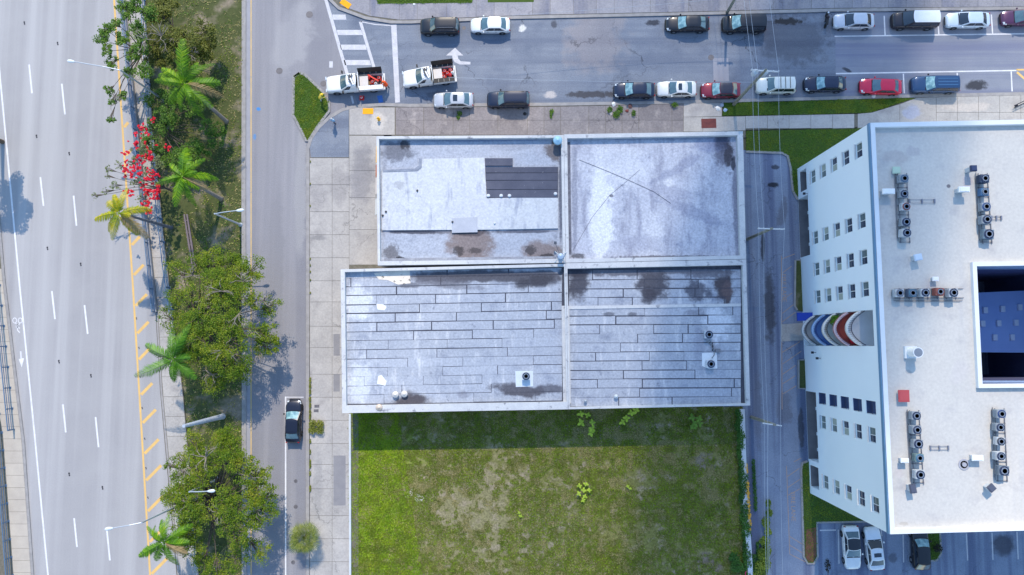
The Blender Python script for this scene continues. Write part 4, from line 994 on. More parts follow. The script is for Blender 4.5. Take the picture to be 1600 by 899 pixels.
KIND = {  # L, W, belt, roof height, u: rear glass base, roof rear, roof front, screen base, deck heights
    'sedan': dict(L=4.75, W=1.82, belt=.93, h=1.45, rb=.09, rr=.25, rf=.53, wb=.71, tail=.98, hood=.90),
    'coupe': dict(L=4.7, W=1.85, belt=.92, h=1.38, rb=.10, rr=.28, rf=.50, wb=.68, tail=.98, hood=.90),
    'suv': dict(L=4.75, W=1.9, belt=1.05, h=1.72, rb=.02, rr=.09, rf=.57, wb=.72, tail=1.05, hood=1.02),
    'van': dict(L=5.2, W=1.98, belt=1.08, h=1.8, rb=.015, rr=.05, rf=.60, wb=.78, tail=1.08, hood=1.02),
    'hatch': dict(L=4.5, W=1.82, belt=.98, h=1.52, rb=.02, rr=.17, rf=.53, wb=.71, tail=.98, hood=.92),
}


def body_shell(L, W, hs, z0=.2, x_from=0.):
    """loft of the lower body; hs = list of (u, width factor, height)"""
    b = MB(); n = None
    for u, wf, h in hs:
        x = -L / 2 + u * L; w_ = W / 2 * wf; cr = .035
        prof = [(0, h + cr), (.4 * w_, h + cr * .85), (.72 * w_, h + cr * .3), (.88 * w_, h - .02), (.965 * w_, h - .1), (w_, h * .66), (w_, .46), (.975 * w_, .28), (.9 * w_, z0), (0, z0)]
        ring = [(x, y, z) for y, z in prof] + [(x, -y, z) for y, z in prof[-2:0:-1]]
        n = len(ring); b.v += ring
    m = len(hs)
    for i in range(m - 1):
        for k in range(n): b.f.append((i * n + k, i * n + (k + 1) % n, (i + 1) * n + (k + 1) % n, (i + 1) * n + k)); b.m.append(0)
    b.f.append(tuple(range(n))); b.m.append(0); b.f.append(tuple(range((m - 1) * n, m * n))); b.m.append(0)
    return b


def greenhouse(P, t, paint_m, roof_m, glass, L, W, sunroof=None, screen=None, panes=2):
    X = lambda u: -L / 2 + u * L
    wb_, wt_ = W / 2 * .925, W / 2 * .73
    zb, zt = P['belt'] - .03, P['h'] - .045
    lp = lambda a, b, k: a + (b - a) * k

    def S(face, a, b, off=0.):
        w_ = lp(wb_, wt_, b); z = lp(zb, zt, b)
        if face == 'f':
            return (lp(X(P['wb']), X(P['rf']), b) + .13 * (1 - a * a) + off, a * w_, z + off * .8)
        if face == 'r':
            return (lp(X(P['rb']), X(P['rr']), b) - .10 * (1 - a * a) - off, a * w_, z + off * .8)
        sg = 1 if face == 'l' else -1
        xr, xf = lp(X(P['rb']), X(P['rr']), b), lp(X(P['wb']), X(P['rf']), b)
        k = (a + 1) / 2
        return (lp(xr, xf, k), sg * (w_ + .03 * math.sin(math.pi * b) + off), z + off * .3)

    def patch(bb, face, a0, a1, b0, b1, off=0., na=8, nb=4):
        o = len(bb.v)
        for i in range(na + 1):
            for j in range(nb + 1): bb.v.append(S(face, lp(a0, a1, i / na), lp(b0, b1, j / nb), off))
        for i in range(na):
            for j in range(nb):
                q = o + i * (nb + 1) + j; bb.f.append((q, q + 1, q + nb + 2, q + nb + 1)); bb.m.append(0)
    b = MB()
    for f in 'frlx': patch(b, {'x': 'l'}.get(f, f) if f != 'x' else 'x', -1, 1, 0, 1)
    b.build('cabin_frame', paint_m, t, True, smooth=True)
    # roof panel with a crown
    b = MB(); na, nb = 8, 8
    for i in range(na + 1):
        for j in range(nb + 1):
            a = -1 + 2 * i / na; k = j / nb
            xf = X(P['rf']) + .13 * (1 - a * a); xr = X(P['rr']) - .10 * (1 - a * a)
            b.v.append((lp(xr, xf, k), a * wt_, zt + .045 * (1 - a ** 4) * (1 - (2 * k - 1) ** 6) ** .5 if 0 < k < 1 else zt))
    for i in range(na):
        for j in range(nb): q = i * (nb + 1) + j; b.f.append((q, q + 1, q + nb + 2, q + nb + 1)); b.m.append(0)
    rf = b.build('roof', roof_m, t, True, smooth=True)
    b = MB(); patch(b, 'f', -.9, .9, .06, .93, .012); b.build('windscreen', screen or glass, t, True, smooth=True)
    b = MB(); patch(b, 'r', -.86, .86, .12, .92, .012); b.build('rear_window', glass, t, True, smooth=True)
    rng_ = [(-.86, .0), (.04, .82)] if panes == 2 else [(-.9, -.42), (-.38, .14), (.18, .84)] if panes == 3 else [(.05, .85)]
    for f in 'lx':
        for a0, a1 in rng_:
            b = MB(); patch(b, f, a0, a1, .14, .88, .012, 4, 3); b.build('side_window', m_cgd, t, True, smooth=True)
    if sunroof:
        x0, x1 = lp(X(P['rr']), X(P['rf']), sunroof[0]), lp(X(P['rr']), X(P['rf']), sunroof[1])
        MB().prism([Vector((x0, -wt_ * .6, 0)), Vector((x1, -wt_ * .6, 0)), Vector((x1 + .03, 0, 0)), Vector((x1, wt_ * .6, 0)), Vector((x0, wt_ * .6, 0))], zt, P['h'] + .012).build('sunroof', m_cgd, t, True)


def wheels(t, L, W, uf=.80, ur=.20, r=.33):
    for u in (uf, ur):
        for s in (1, -1):
            c = (-L / 2 + u * L, s * (W / 2 - .10), r)
            w_ = MB().lathe(c, [(r * .55, -.1), (r * .93, -.11), (r, -.07), (r, .07), (r * .93, .11), (r * .55, .1)], 20, axis='Y').build('wheel', m_tyre, t, True, smooth=False, pivot=c)
            b = MB()
            b.lathe((0, s * .085, 0), [(r * .6, -.02), (r * .6, .02), (r * .5, .025), (.05, .03)], 16, axis='Y')
            for k in range(5): b.box((r * .3 * math.cos(k * 1.257), s * .115, r * .3 * math.sin(k * 1.257)), (.05, .02, .05))
            b.build('rim', m_rim, w_, True, pivot=(0, 0, 0))
            MB().lathe((c[0], s * (W / 2 - .005), r + .02), [(r * 1.16, -.01), (r * 1.16, .012), (r * 1.0, .014)], 20, axis='Y').build('wheel_arch', m_black, t, True)


def car(kind, x, y, heading, c, label, L=None, W=None, roof=None, sunroof=None, rails=False, screen=None, rack=False, glass=None, metal=.25, stripe=None):
    P = dict(KIND[kind]); L = L or P['L']; W = W or P['W']
    p = G(x, y, .7)
    t = thing({'sedan': 'parked_car', 'coupe': 'parked_coupe', 'suv': 'parked_suv', 'van': 'parked_van', 'hatch': 'parked_hatchback'}[kind], (p.x, p.y, .013), label, 'van' if kind == 'van' else 'car', 'parked vehicles', R(heading))
    pm_ = carpaint(c, metal); glass = glass or m_cg
    tl, hd, bl = P['tail'], P['hood'], P['belt']
    if kind in ('suv', 'van'):
        hs = [(0, .80, tl - .35), (.008, .88, tl - .1), (.03, .95, tl), (.12, .985, bl), (.4, 1, bl), (P['wb'] - .05, 1, bl), (P['wb'] + .04, .99, hd + .02), (.88, .97, hd - .05), (.95, .92, hd - .13), (.985, .82, hd - .26), (1, .68, hd - .42)]
    else:
        hs = [(0, .72, tl - .32), (.01, .82, tl - .14), (.035, .90, tl - .03), (.10, .965, tl), (.25, 1, bl + .01), (.45, 1, bl), (P['wb'] - .06, 1, bl), (P['wb'] + .03, .99, hd), (.84, .97, hd - .05), (.92, .92, hd - .12), (.965, .83, hd - .21), (.99, .70, hd - .32), (1, .56, hd - .42)]
    body_shell(L, W, hs).build('body', pm_, t, True, smooth=True)
    greenhouse(P, t, pm_, carpaint(roof, .1) if roof else pm_, glass, L, W, sunroof, screen, 3 if kind == 'van' else 2)
    wheels(t, L, W, r=.36 if kind in ('suv', 'van') else .33)
    X = lambda u: -L / 2 + u * L
    for s in (1, -1):
        MB().lathe((X(P['wb'] - .045), s * (W / 2 + .09), bl + .05), [(.02, -.09), (.09, -.06), (.11, 0), (.08, .07), (.01, .09)], 10).build('mirror', pm_ if c[0] > .02 else m_black, t, True, smooth=True)
        MB().add([(X(.925), s * W / 2 * .60, hd - .115), (X(.975), s * W / 2 * .56, hd - .20), (X(.955), s * W / 2 * .80, hd - .2), (X(.89), s * W / 2 * .86, hd - .12), (X(.93), s * W / 2 * .62, hd - .2), (X(.98), s * W / 2 * .57, hd - .3), (X(.96), s * W / 2 * .84, hd - .3), (X(.89), s * W / 2 * .95, hd - .24)],
                 [(0, 1, 2, 3), (4, 7, 6, 5), (0, 4, 5, 1), (1, 5, 6, 2), (2, 6, 7, 3), (3, 7, 4, 0)]).build('headlight', m_lamp, t, True)
        MB().box((X(.018), s * W / 2 * .74, tl - .14), (.09, W * .12, .14), s * .5).build('tail_light', m_tail, t, True)
        b = MB()
        for u in (.36, .56): b.box((X(u), s * (W / 2 + .004), bl - .16), (.2, .02, .03))
        b.build('door_handle_pair' if False else 'door_trim', m_rim, t, True)
        if rails:
            MB().tube([(X(P['rr'] + .04), s * W / 2 * .66, P['h'] - .02), (X(P['rr'] + .08), s * W / 2 * .66, P['h'] + .045), (X(P['rf'] - .06), s * W / 2 * .66, P['h'] + .045), (X(P['rf'] - .01), s * W / 2 * .66, P['h'] - .02)], .022, 6).build('roof_rail', m_rim if rails == 1 else m_black, t, True)
    MB().box((X(P['wb'] + .022), 0, P['belt'] + .002), (.1, W * .78, .03)).build('cowl', m_black, t, True)
    MB().box((X(.998), 0, .42), (.05, W * .5, .2)).build('grille', m_black, t, True)
    MB().box((X(.002), 0, .5), (.06, W * .66, .16)).build('bumper', m_black, t, True)
    if rack:
        for u in (.25, .5, .75):
            xx = X(P['rr']) + (X(P['rf']) - X(P['rr'])) * u
            MB().tube([(xx, -W / 2 * .7, P['h'] + .06), (xx, W / 2 * .7, P['h'] + .06)], .028, 6).build('rack_bar', m_black, t, True)
    if stripe:
        for k in (-1, 0, 1): MB().box(((X(P['rr']) + X(P['rf'])) / 2, k * .38, P['h'] + .004), ((P['rf'] - P['rr']) * L * .86, .07, .012)).build('roof_rib', carpaint(stripe), t, True)
    return t


WH, SIL, BLK, NAV = C(232, 232, 232), C(170, 174, 180), C(20, 20, 26), C(24, 32, 56)
car('suv', 687, 41.5, 180, C(18, 19, 26), 'black SUV with chrome window trim parked ahead of a white sedan', L=4.65, rails=1)
car('sedan', 766, 39.5, 180, WH, 'clean white sedan with plain roof parked behind a black SUV', screen=m_cg)
car('sedan', 1074, 37.5, 180, C(20, 20, 28), 'black sedan parked at the kerb ahead of a black minivan', L=5.2, screen=m_cgs)
car('van', 1162, 38, 180, C(17, 17, 24), 'black minivan parked behind a black sedan, under the crossing wires', L=5.1, screen=m_cgs)
car('sedan', 1334, 33, 180, C(196, 198, 206), 'silver sedan in the first marked bay beside a motorcycle', glass=m_cgd)
car('van', 1429, 32, 180, C(34, 26, 34), 'dark delivery van with a flat white roof', L=5.3, roof=C(226, 228, 232), glass=m_cgd, rails=0)
car('sedan', 1512, 31.5, 180, C(198, 212, 226), 'pale icy blue sedan with black rear window in a marked bay', L=5.1, glass=m_cgd)
car('sedan', 1598, 28, 180, C(82, 40, 74), 'purple sedan in the marked bay behind the icy blue sedan', L=5.0)
car('sedan', 708.5, 156.5, 180, C(186, 188, 194), 'silver sedan with dark sunroof parked ahead of a navy SUV', sunroof=(.5, .88))
car('suv', 794, 156, 180, C(22, 30, 54), 'navy SUV with long plain roof parked behind the silver sunroof sedan', L=5.0, rails=2)
car('sedan', 991, 141, 180, C(24, 34, 60), 'dark navy sedan parked ahead of the white sunroof sedan', L=4.85, screen=m_cgs)
car('coupe', 1057, 139, 180, C(224, 222, 218), 'white sedan with sunroof parked bumper to bumper with a navy sedan', L=4.65, sunroof=(.5, .9), glass=m_cg)
car('sedan', 1126, 141, 180, C(128, 22, 46), 'dark crimson sedan with black roof parked behind the white sunroof sedan', L=4.6, roof=C(40, 34, 48), screen=m_cgs)
car('suv', 1212, 134, 180, C(226, 224, 214), 'cream white SUV with roof rack bars parked under the utility pole', L=4.6, rack=True)
car('sedan', 1289, 131.5, 180, C(22, 30, 58), 'navy sedan parked between the cream SUV and the bright red sedan', L=4.85, screen=m_cgs)
car('sedan', 1376, 135.5, 177.5, C(206, 24, 66), 'bright red sedan parked slightly askew by the grass verge', L=4.85)
car('suv', 1461, 132.5, 180, C(34, 66, 104), 'teal blue large SUV with ribbed roof in a marked bay', L=5.5, W=1.98, stripe=C(70, 110, 150), screen=m_cgs)
car('sedan', 458.5, 658, 90, C(22, 24, 42), 'lone black sedan parked in the bay on the road below the median trees', L=4.95, screen=m_cgs)
car('coupe', 1331, 856, 272, WH, 'white coupe with full black glass roof in the shaded car park', L=4.85, roof=C(22, 24, 34), glass=m_cg)
car('coupe', 1366, 857, 95, C(226, 228, 232), 'white sedan with a small dark sunroof in the shaded car park', L=4.75, sunroof=(.25, .65), glass=m_cgd)
car('hatch', 1438, 856, 90, C(20, 20, 26), 'black car tucked under the eave beside the little planted island', L=4.7, screen=m_cgs)


def service_truck(x, y, heading, L, label, black_lid):
    p = G(x, y, .8); W = 2.05
    t = thing('service_truck', (p.x, p.y, .013), label, 'truck', 'service trucks', R(heading))
    wp_ = carpaint(WH, .05)
    X = lambda u: -L / 2 + u * L
    P = dict(belt=1.22, h=1.95, rb=.455, rr=.47, rf=.60, wb=.735)
    body_shell(L, W, [(.44, .95, 1.15), (.45, .99, 1.22), (.6, 1, 1.22), (.72, 1, 1.22), (.77, .98, 1.2), (.87, .96, 1.15), (.95, .92, 1.06), (.985, .86, .9), (1, .74, .72)], z0=.35).build('cab_body', wp_, t, True, smooth=True)
    greenhouse(P, t, wp_, wp_, m_cgd, L, W, None, m_cg, 1)
    MB().box((X(.46), 0, .62), (L * .9, .9, .3)).build('chassis', m_black, t, True)
    bx0, bx1 = X(.015), X(.425)
    cx = (bx0 + bx1) / 2; bl = bx1 - bx0
    MB().box((cx, 0, .86), (bl, W * .6, .08)).build('bed_floor', plain(C(52, 50, 54), .8), t, True)
    for s in (1, -1):
        MB().box((cx, s * (W / 2 - .14), 1.0), (bl, .34, .72)).build('side_box', wp_, t, True)
        lid = MB()
        for k in range(4): lid.box((bx0 + bl * (k + .5) / 4, s * (W / 2 - .14), 1.385), (bl / 4 - .03, .36 if s < 0 else .5, .04))
        # far-side lid is raised and dark, near-side lid per truck
        lid.build('box_lid', m_black if (s > 0) == (math.cos(R(heading)) < 0) and False or (s < 0) or black_lid else wp_, t, True)
        MB().box((X(.6), s * (W / 2 + .02), .5), (.9, .08, .06)).build('side_step', m_black, t, True)
        MB().box((X(.70), s * (W / 2 + .2), 1.32), (.16, .28, .3)).build('mirror', m_black, t, True)
        MB().box((X(.99), s * W / 2 * .72, .95), (.12, .34, .2)).build('headlight', m_lamp, t, True)
    # tall dark raised lid along the kerb-far side
    MB().add([(bx0, -(W / 2 - .02), 1.41), (bx1, -(W / 2 - .02), 1.41), (bx1, -(W / 2 + .3), 1.95), (bx0, -(W / 2 + .3), 1.95), (bx0, -(W / 2 - .06), 1.43), (bx1, -(W / 2 - .06), 1.43), (bx1, -(W / 2 + .26), 1.98), (bx0, -(W / 2 + .26), 1.98)],
             [(0, 1, 2, 3), (4, 7, 6, 5), (0, 4, 5, 1), (2, 6, 7, 3), (0, 3, 7, 4), (1, 5, 6, 2)]).build('raised_lid', m_black, t, True)
    MB().box((bx1 - .02, 0, 1.35), (.06, W * .9, 1.0)).build('headboard', wp_, t, True)
    MB().box((bx0 + .03, 0, 1.0), (.06, W * .6, .34)).build('tailgate', wp_, t, True)
    MB().box((bx0 - .1, 0, .6), (.2, W * .95, .14)).build('bumper', plain(C(210, 210, 210), .4), t, True)
    MB().box((bx1 - .62, .02, 1.05), (.95, 1.1, .5)).box((bx1 - .62, .02, 1.315), (1.0, 1.14, .03)).build('bed_box', plain(C(206, 198, 192), .6), t, True)
    for s in (-.6, .6): MB().tube([(X(.47), s, 1.95), (X(.5), s, 2.06), (X(.585), s, 2.06), (X(.6), s, 1.94)], .03, 6).build('rack_rail', plain(C(200, 202, 206), .4, .3), t, True)
    b = MB(); b.box((X(.535), .0, 2.08), (.32, 1.1, .07), .35).box((X(.53), -.12, 2.13), (.1, 1.05, .05), -.3).box((X(.54), .3, 2.13), (.12, .8, .06), .6)
    b.build('folded_sign', plain(C(58, 60, 66), .5), t, True)
    MB().box((X(.515), .3, 2.17), (.16, .9, .06), .35).build('light_bar', plain(C(232, 232, 232), .3), t, True)
    wheels(t, L, W, .83, .2, .4)
    return t, bx0, bl


def cone(p, z, label, r=.2, h=.5, lay=None, c=C(226, 62, 34)):
    t = thing('traffic_cone', (p.x, p.y, z), label, 'cone', 'cones and jugs of the road crew')
    MB().box((0, 0, .02), (r * 1.9, r * 1.9, .04)).build('base', plain(C(206, 50, 34), .6), t, True)
    k = MB().lathe((0, 0, .04), [(r * .75, 0), (r * .5, h * .4), (r * .38, h * .6), (r * .14, h), (.01, h)], 14).build('cone', plain(c, .5), t, True)
    MB().lathe((0, 0, .04 + h * .42), [(r * .51, 0), (r * .4, h * .18)], 14).build('band', plain(C(236, 236, 232), .4), t, True)
    if lay: t.rotation_euler = lay
    return t


tr1, a0, al = service_truck(555, 130, 184, 6.9, 'white service truck with a worker at its tail, nosed toward the grass island', False)
tr2, c0, cl = service_truck(670.5, 119.5, 187, 6.2, 'white service truck with red gear in its dark bed, stopped by the stop line', True)


def in_bed(tr, lx_, ly):
    M = Matrix.Rotation(tr.rotation_euler.z, 3, 'Z'); return Vector(tr.location) + M @ Vector((lx_, ly, 0))
zb = .93
for k, (tr, lx_, ly, wht) in enumerate([(tr1, -2.9, -.3, 'at the bed tail of the truck with a worker behind'), (tr1, -2.1, .1, 'beside the coil in the truck with a worker behind'), (tr2, -2.6, -.35, 'at the tail of the truck by the stop line'), (tr2, -2.2, .0, 'in the bed middle of the truck by the stop line'), (tr2, -1.75, .35, 'by the bed side of the truck by the stop line'), (tr2, -1.9, -.3, 'next to the raised lid of the truck by the stop line')]):
    cone(in_bed(tr, lx_, ly), zb, 'red traffic cone standing ' + wht, .28, .55, c=C(226, 44, 34))
for tr, lx_, ly, c, wht in [(tr1, -1.7, -.35, C(206, 40, 36), 'red jug in the bed of the truck with a worker behind'), (tr2, -2.5, .3, C(214, 40, 40), 'red jug in the bed of the truck by the stop line'), (tr2, -2.8, .05, C(214, 212, 206), 'white jug in the bed of the truck by the stop line'), (tr1, -2.5, .4, C(196, 194, 190), 'pale jug in the bed of the truck with a worker behind')]:
    p = in_bed(tr, lx_, ly); o = thing('fuel_jug', (p.x, p.y, zb), wht, 'jug', 'cones and jugs of the road crew')
    MB().lathe((0, 0, 0), [(.17, 0), (.19, .05), (.19, .32), (.12, .4), (.05, .42)], 12).build('jug', plain(c, .4), o, True, smooth=True)
    MB().lathe((0, 0, .42), [(.05, 0), (.05, .05), (.01, .06)], 10).build('lid', m_black, o, True)
p = in_bed(tr1, -2.25, -.25); b = MB().box((p.x, p.y, zb + .42), (1.5, .16, .1), R(-32)).box((p.x + .3, p.y - .2, zb + .5), (.5, .12, .1), R(-32))
b.box((p.x, p.y, zb + .19), (.12, .12, .38)).box((p.x - .5, p.y + .3, zb + .19), (.1, .1, .38))
tag(b.build('sign_board', plain(C(226, 60, 44), .5)), 'long red sign board lying across the bed of the service truck', 'sign')
p = in_bed(tr1, -1.6, .25); b = MB()
for k in range(4): b.lathe((p.x, p.y, zb + .05 * k), [(.2, 0), (.27, .02), (.27, .04), (.2, .05)], 16)
tag(b.build('rope_coil', plain(C(120, 92, 60), .8)), 'brown rope coil in the bed of the service truck', 'rope')
cone(G(565.5, 153.5, 0), .006, 'lone dark red cone on the road beside the service truck', .3, .6, c=C(196, 30, 60))
# red hose reel marks by the island corner
p = G(504, 131, 0)

# motorcycle
p = G(1291.5, 31, .5); t = thing('motorcycle', (p.x, p.y, .013), 'dark motorcycle parked crosswise in front of the silver sedan', 'motorcycle', None, R(82))
for xx in (-.68, .68):
    w_ = MB().lathe((xx, 0, .31), [(.2, -.05), (.29, -.06), (.31, 0), (.29, .06), (.2, .05)], 20, axis='Y').build('wheel', m_tyre, t, True)
    MB().lathe((0, 0, .31), [(.2, -.03), (.2, .03), (.03, .04)], 14, axis='Y').build('rim', m_rim, w_, True)
MB().lathe((.18, 0, .68), [(.02, 0), (.2, .06), (.22, .14), (.12, .24), (.01, .27)], 14).build('tank', plain(C(36, 30, 40), .3, .3), t, True, smooth=True)
MB().box((-.38, 0, .78), (.75, .28, .1)).box((-.7, 0, .84), (.2, .22, .08)).build('seat', m_black, t, True)
MB().tube([(-.68, 0, .31), (-.2, 0, .5), (.3, 0, .6), (.55, 0, .8), (.68, 0, .31)], .05, 8).box((0, 0, .42), (.5, .3, .3)).build('frame', plain(C(70, 70, 76), .4, .5), t, True)
MB().tube([(.4, -.38, 1.02), (.52, -.2, 1.0), (.55, 0, .95), (.52, .2, 1.0), (.4, .38, 1.02)], .022, 6).build('handlebar', m_black, t, True)
MB().lathe((.7, 0, .85), [(.02, -.08), (.1, -.06), (.1, .06), (.02, .08)], 12).build('headlight', m_lamp, t, True)
MB().box((.7, 0, .66), (.42, .16, .05)).build('mudguard', plain(C(36, 30, 40), .3), t, True)


# ------------------------------------------------------------------ people
def person(x, y, face, label, shirt, trouser, hat=None, vest=None, pose='stand', base=.145, hair=C(30, 24, 20)):
    p = G(x, y, base + 1.0); h = 1.74
    t = thing('person', (p.x, p.y, base), label, 'person', None, R(face))
    seg = []                               # capsules (a, b, ra, rb): x forward, y left
    V = Vector
    lean = {'stand': 0., 'reach': .30, 'bend': .42}[pose]
    hip = V((0, 0, .92)); ch = V((lean * .55, 0, 1.32 - lean * .12)); nk = V((lean * .75, 0, 1.47 - lean * .18)); hd = V((lean * .95 + .02, 0, 1.62 - lean * .22))
    seg += [(hip + V((0, .07, 0)), ch + V((0, .08, 0)), .125, .13), (hip + V((0, -.07, 0)), ch + V((0, -.08, 0)), .125, .13), (hip + V((0, .07, 0)), hip + V((0, -.07, 0)), .13, .13), (ch + V((0, .15, .07)), ch + V((0, -.15, .07)), .085, .085), (ch, nk, .12, .062), (nk, hd, .06, .07)]
    seg += [(hd + V((.0, 0, .0)), hd + V((-.01, 0, .05)), .098, .102), (hd + V((.03, 0, -.07)), hd + V((.055, 0, -.06)), .06, .045), (hd + V((.09, 0, 0)), hd + V((.122, 0, -.025)), .012, .017)]
    for s in (1, -1): seg.append((hd + V((0, s * .096, .01)), hd + V((-.01, s * .104, -.03)), .02, .014))
    for s in (1, -1):
        fx = .10 * s if pose != 'stand' else .06 * s
        kn = V((fx * .8 + .04, s * .10, .49)); an = V((fx - .02, s * .11, .09))
        seg += [(hip + V((0, s * .09, -.02)), kn, .098, .062), (kn, an, .062, .043), (an + V((-.03, 0, -.05)), an + V((.13, s * .02, -.055)), .044, .034)]
        sh = ch + V((0, s * .2, .08))
        if pose == 'reach' or pose == 'bend': el = sh + V((.2, s * .05, -.20)); wr = el + V((.22, -s * .05, -.06))
        else: el = sh + V((-.02, s * .06, -.29)); wr = el + V((.10, -s * .02, -.23))
        seg += [(sh, el, .058, .045), (el, wr, .044, .03)]
        d = (wr - el).normalized(); side = V((0, -s, 0)); side = (side - d * side.dot(d)).normalized(); dn = d.cross(side)
        pa = wr + d * .05; seg += [(wr, pa + d * .03, .029, .032), (pa + side * .025, pa - side * .025, .024, .022)]
        for k, ln in enumerate((.07, .08, .075, .058)):
            r0 = pa + d * .035 + side * (.03 - .02 * k); r1 = r0 + d * ln * .6; r2 = r1 + (d * .7 + dn * (-.5 if dn.z > 0 else .5)).normalized() * ln * .5
            seg += [(r0, r1, .0095, .009), (r1, r2, .009, .008)]
        th = wr + d * .03 + side * .03; seg += [(th, th + side * .03 + d * .02, .012, .011), (th + side * .03 + d * .02, th + side * .04 + d * .055, .011, .009)]
    b = MB()
    for a, c_, ra, rb in seg:
        L_ = (c_ - a); ln = max(L_.length, 1e-4); u = L_ / ln
        pts = []; rad = []
        for k in range(5): an_ = math.pi / 2 * k / 4; pts.append(a - u * ra * math.cos(an_)); rad.append(max(ra * math.sin(an_), ra * .12))
        for k in range(5): an_ = math.pi / 2 * k / 4; pts.append(c_ + u * rb * math.sin(an_)); rad.append(max(rb * math.cos(an_), rb * .12))
        b.tube(pts, rad, 10)
    tmp = b.build('body', plain(shirt, .8), None, pivot=(0, 0, 0))
    md = tmp.modifiers.new('r', 'REMESH'); md.mode = 'VOXEL'; md.voxel_size = .0085
    dg = bpy.context.evaluated_depsgraph_get(); me = bpy.data.meshes.new_from_object(tmp.evaluated_get(dg))
    bpy.data.objects.remove(tmp)
    o = bpy.data.objects.new('body', me); col.objects.link(o); o.parent = t
    me.materials.clear()
    skin = plain(C(168, 118, 92), .6)
    for m_ in (plain(shirt, .8), plain(trouser, .85), skin, plain(C(40, 32, 28), .7)): me.materials.append(m_)
    n = len(me.polygons); cen = np.empty(n * 3); me.polygons.foreach_get('center', cen); cen = cen.reshape(-1, 3)
    mi = np.zeros(n, int); mi[cen[:, 2] < .93] = 1; mi[cen[:, 2] < .1] = 3
    dd = np.linalg.norm(cen - np.array(hd), axis=1); mi[dd < .19 - (lean > .0) * .01] = 2
    for a, c_, ra, rb in seg:
        if ra < .0315 and a.z < ch.z + .02 and a.z > .4:
            q = np.linalg.norm(cen - np.array((a + c_) / 2), axis=1); mi[(q < .05) & (mi == 0)] = 2; mi[(q < .05) & (mi == 1)] = 2
    me.polygons.foreach_set('material_index', mi.astype(np.int32)); me.polygons.foreach_set('use_smooth', [True] * n)
    for s in (1, -1): MB().lathe(hd + V((.092, s * .034, .015)), [(.004, -.006), (.011, 0), (.004, .006)], 8).build('eye', plain(C(20, 18, 18), .2), t, True)
    MB().box(hd + V((.098, 0, -.06)), (.012, .045, .008)).build('mouth', plain(C(120, 60, 56), .5), t, True)
    b = MB(); b.lathe(hd + V((-.015, 0, .02)), [(.106, .0), (.112, .04), (.1, .08), (.06, .115), (.01, .125)], 18); b.build('hair', plain(hair, .8), t, True, smooth=True)
    if hat:
        MB().lathe(hd + V((-.005, 0, .05)), [(.17, 0), (.172, .012), (.128, .02), (.125, .06), (.09, .11), (.01, .125)], 20).build('helmet', plain(hat, .35), t, True, smooth=True)
    if vest:
        b = MB(); up = (ch - hip).normalized()
        for k, (f, rx, ry) in enumerate([(-.05, .145, .225), (.5, .15, .235), (.95, .15, .25), (1.16, .10, .2)]):
            c_ = hip + (ch - hip) * f
            for i in range(20):
                a = 2 * math.pi * i / 20; b.v.append((c_.x + rx * math.cos(a), c_.y + ry * math.sin(a), c_.z))
        for k in range(3):
            for i in range(20): b.f.append((k * 20 + i, k * 20 + (i + 1) % 20, (k + 1) * 20 + (i + 1) % 20, (k + 1) * 20 + i)); b.m.append(0)
        v_ = b.build('vest', plain(vest, .6), t, True, smooth=True)
        for s in (1, -1):
            MB().box(ch + V((.0, s * .11, .155)), (.24, .05, .012)).build('reflective_strip', plain(C(226, 230, 226), .3), v_, False) if False else None
    return t


person(603.5, 133, 150, 'worker in orange vest and helmet reaching into the truck tail', C(236, 84, 30), C(40, 44, 60), C(240, 96, 30), C(245, 88, 26), 'reach', .013)
person(499.5, 152.5, 20, 'worker in yellow vest and helmet standing on the grass island', C(220, 200, 90), C(200, 206, 210), C(240, 200, 50), C(240, 206, 60), 'bend', .11)
person(520, 188.5, 250, 'person in pale blue top walking on the asphalt apron', C(150, 190, 220), C(60, 80, 110), None, None, 'stand', .12, hair=C(196, 206, 214))
# fire hydrant
p = G(591, 185, .6); t = thing('fire_hydrant', (p.x, p.y, .132), 'yellow fire hydrant on the pale corner slab', 'hydrant')
ym = plain(C(240, 186, 40), .45)
MB().lathe((0, 0, 0), [(.19, 0), (.19, .05), (.13, .07), (.12, .5), (.16, .52), (.16, .56)], 18).build('barrel', ym, t, True)
MB().lathe((0, 0, .56), [(.15, 0), (.14, .08), (.09, .15), (.03, .18), (.03, .22), (.005, .22)], 18).build('bonnet', ym, t, True, smooth=True)
for a in (0, 1.571, 3.1416): MB().tube([(.1 * math.cos(a), .1 * math.sin(a), .4), (.22 * math.cos(a), .22 * math.sin(a), .4)], .06, 10).build('outlet', ym, t, True)

# ------------------------------------------------------------------ railings
m_rail = plain(C(96, 122, 150), .45, .35)
def railing(line, label, h=1.1, step=2.0, z0=.14, rails=(.45, .8, 1.1), wall=.0):
    pts = [G(x, y, z0) for x, y in line]
    t = thing('railing', pts[0], label, 'railing')
    if wall:
        for a, c_ in zip(pts[:-1], pts[1:]):
            d = (c_ - a); n = Vector((-d.y, d.x, 0)).normalized() * wall / 2
            MB().prism([a + n, c_ + n, c_ - n, a - n], z0 - .05, z0 + .35).build('plinth', pm('plinth_concrete', C(150, 152, 160), C(126, 130, 142), scale=1), t)
    for zz in rails:
        MB().tube([p + Vector((0, 0, zz)) for p in pts], .06 if zz == max(rails) else .04, 8).build('rail', m_rail, t)
    for a, c_ in zip(pts[:-1], pts[1:]):
        n = max(1, int((c_ - a).length / step))
        for k in range(n):
            p = a + (c_ - a) * k / n
            MB().box(p + Vector((0, 0, h / 2)), (.12, .12, h)).box(p + Vector((0, 0, .015)), (.26, .26, .03)).build('post', m_rail, t)
    p = pts[-1]; MB().box(p + Vector((0, 0, h / 2)), (.14, .14, h)).build('post', m_rail, t)
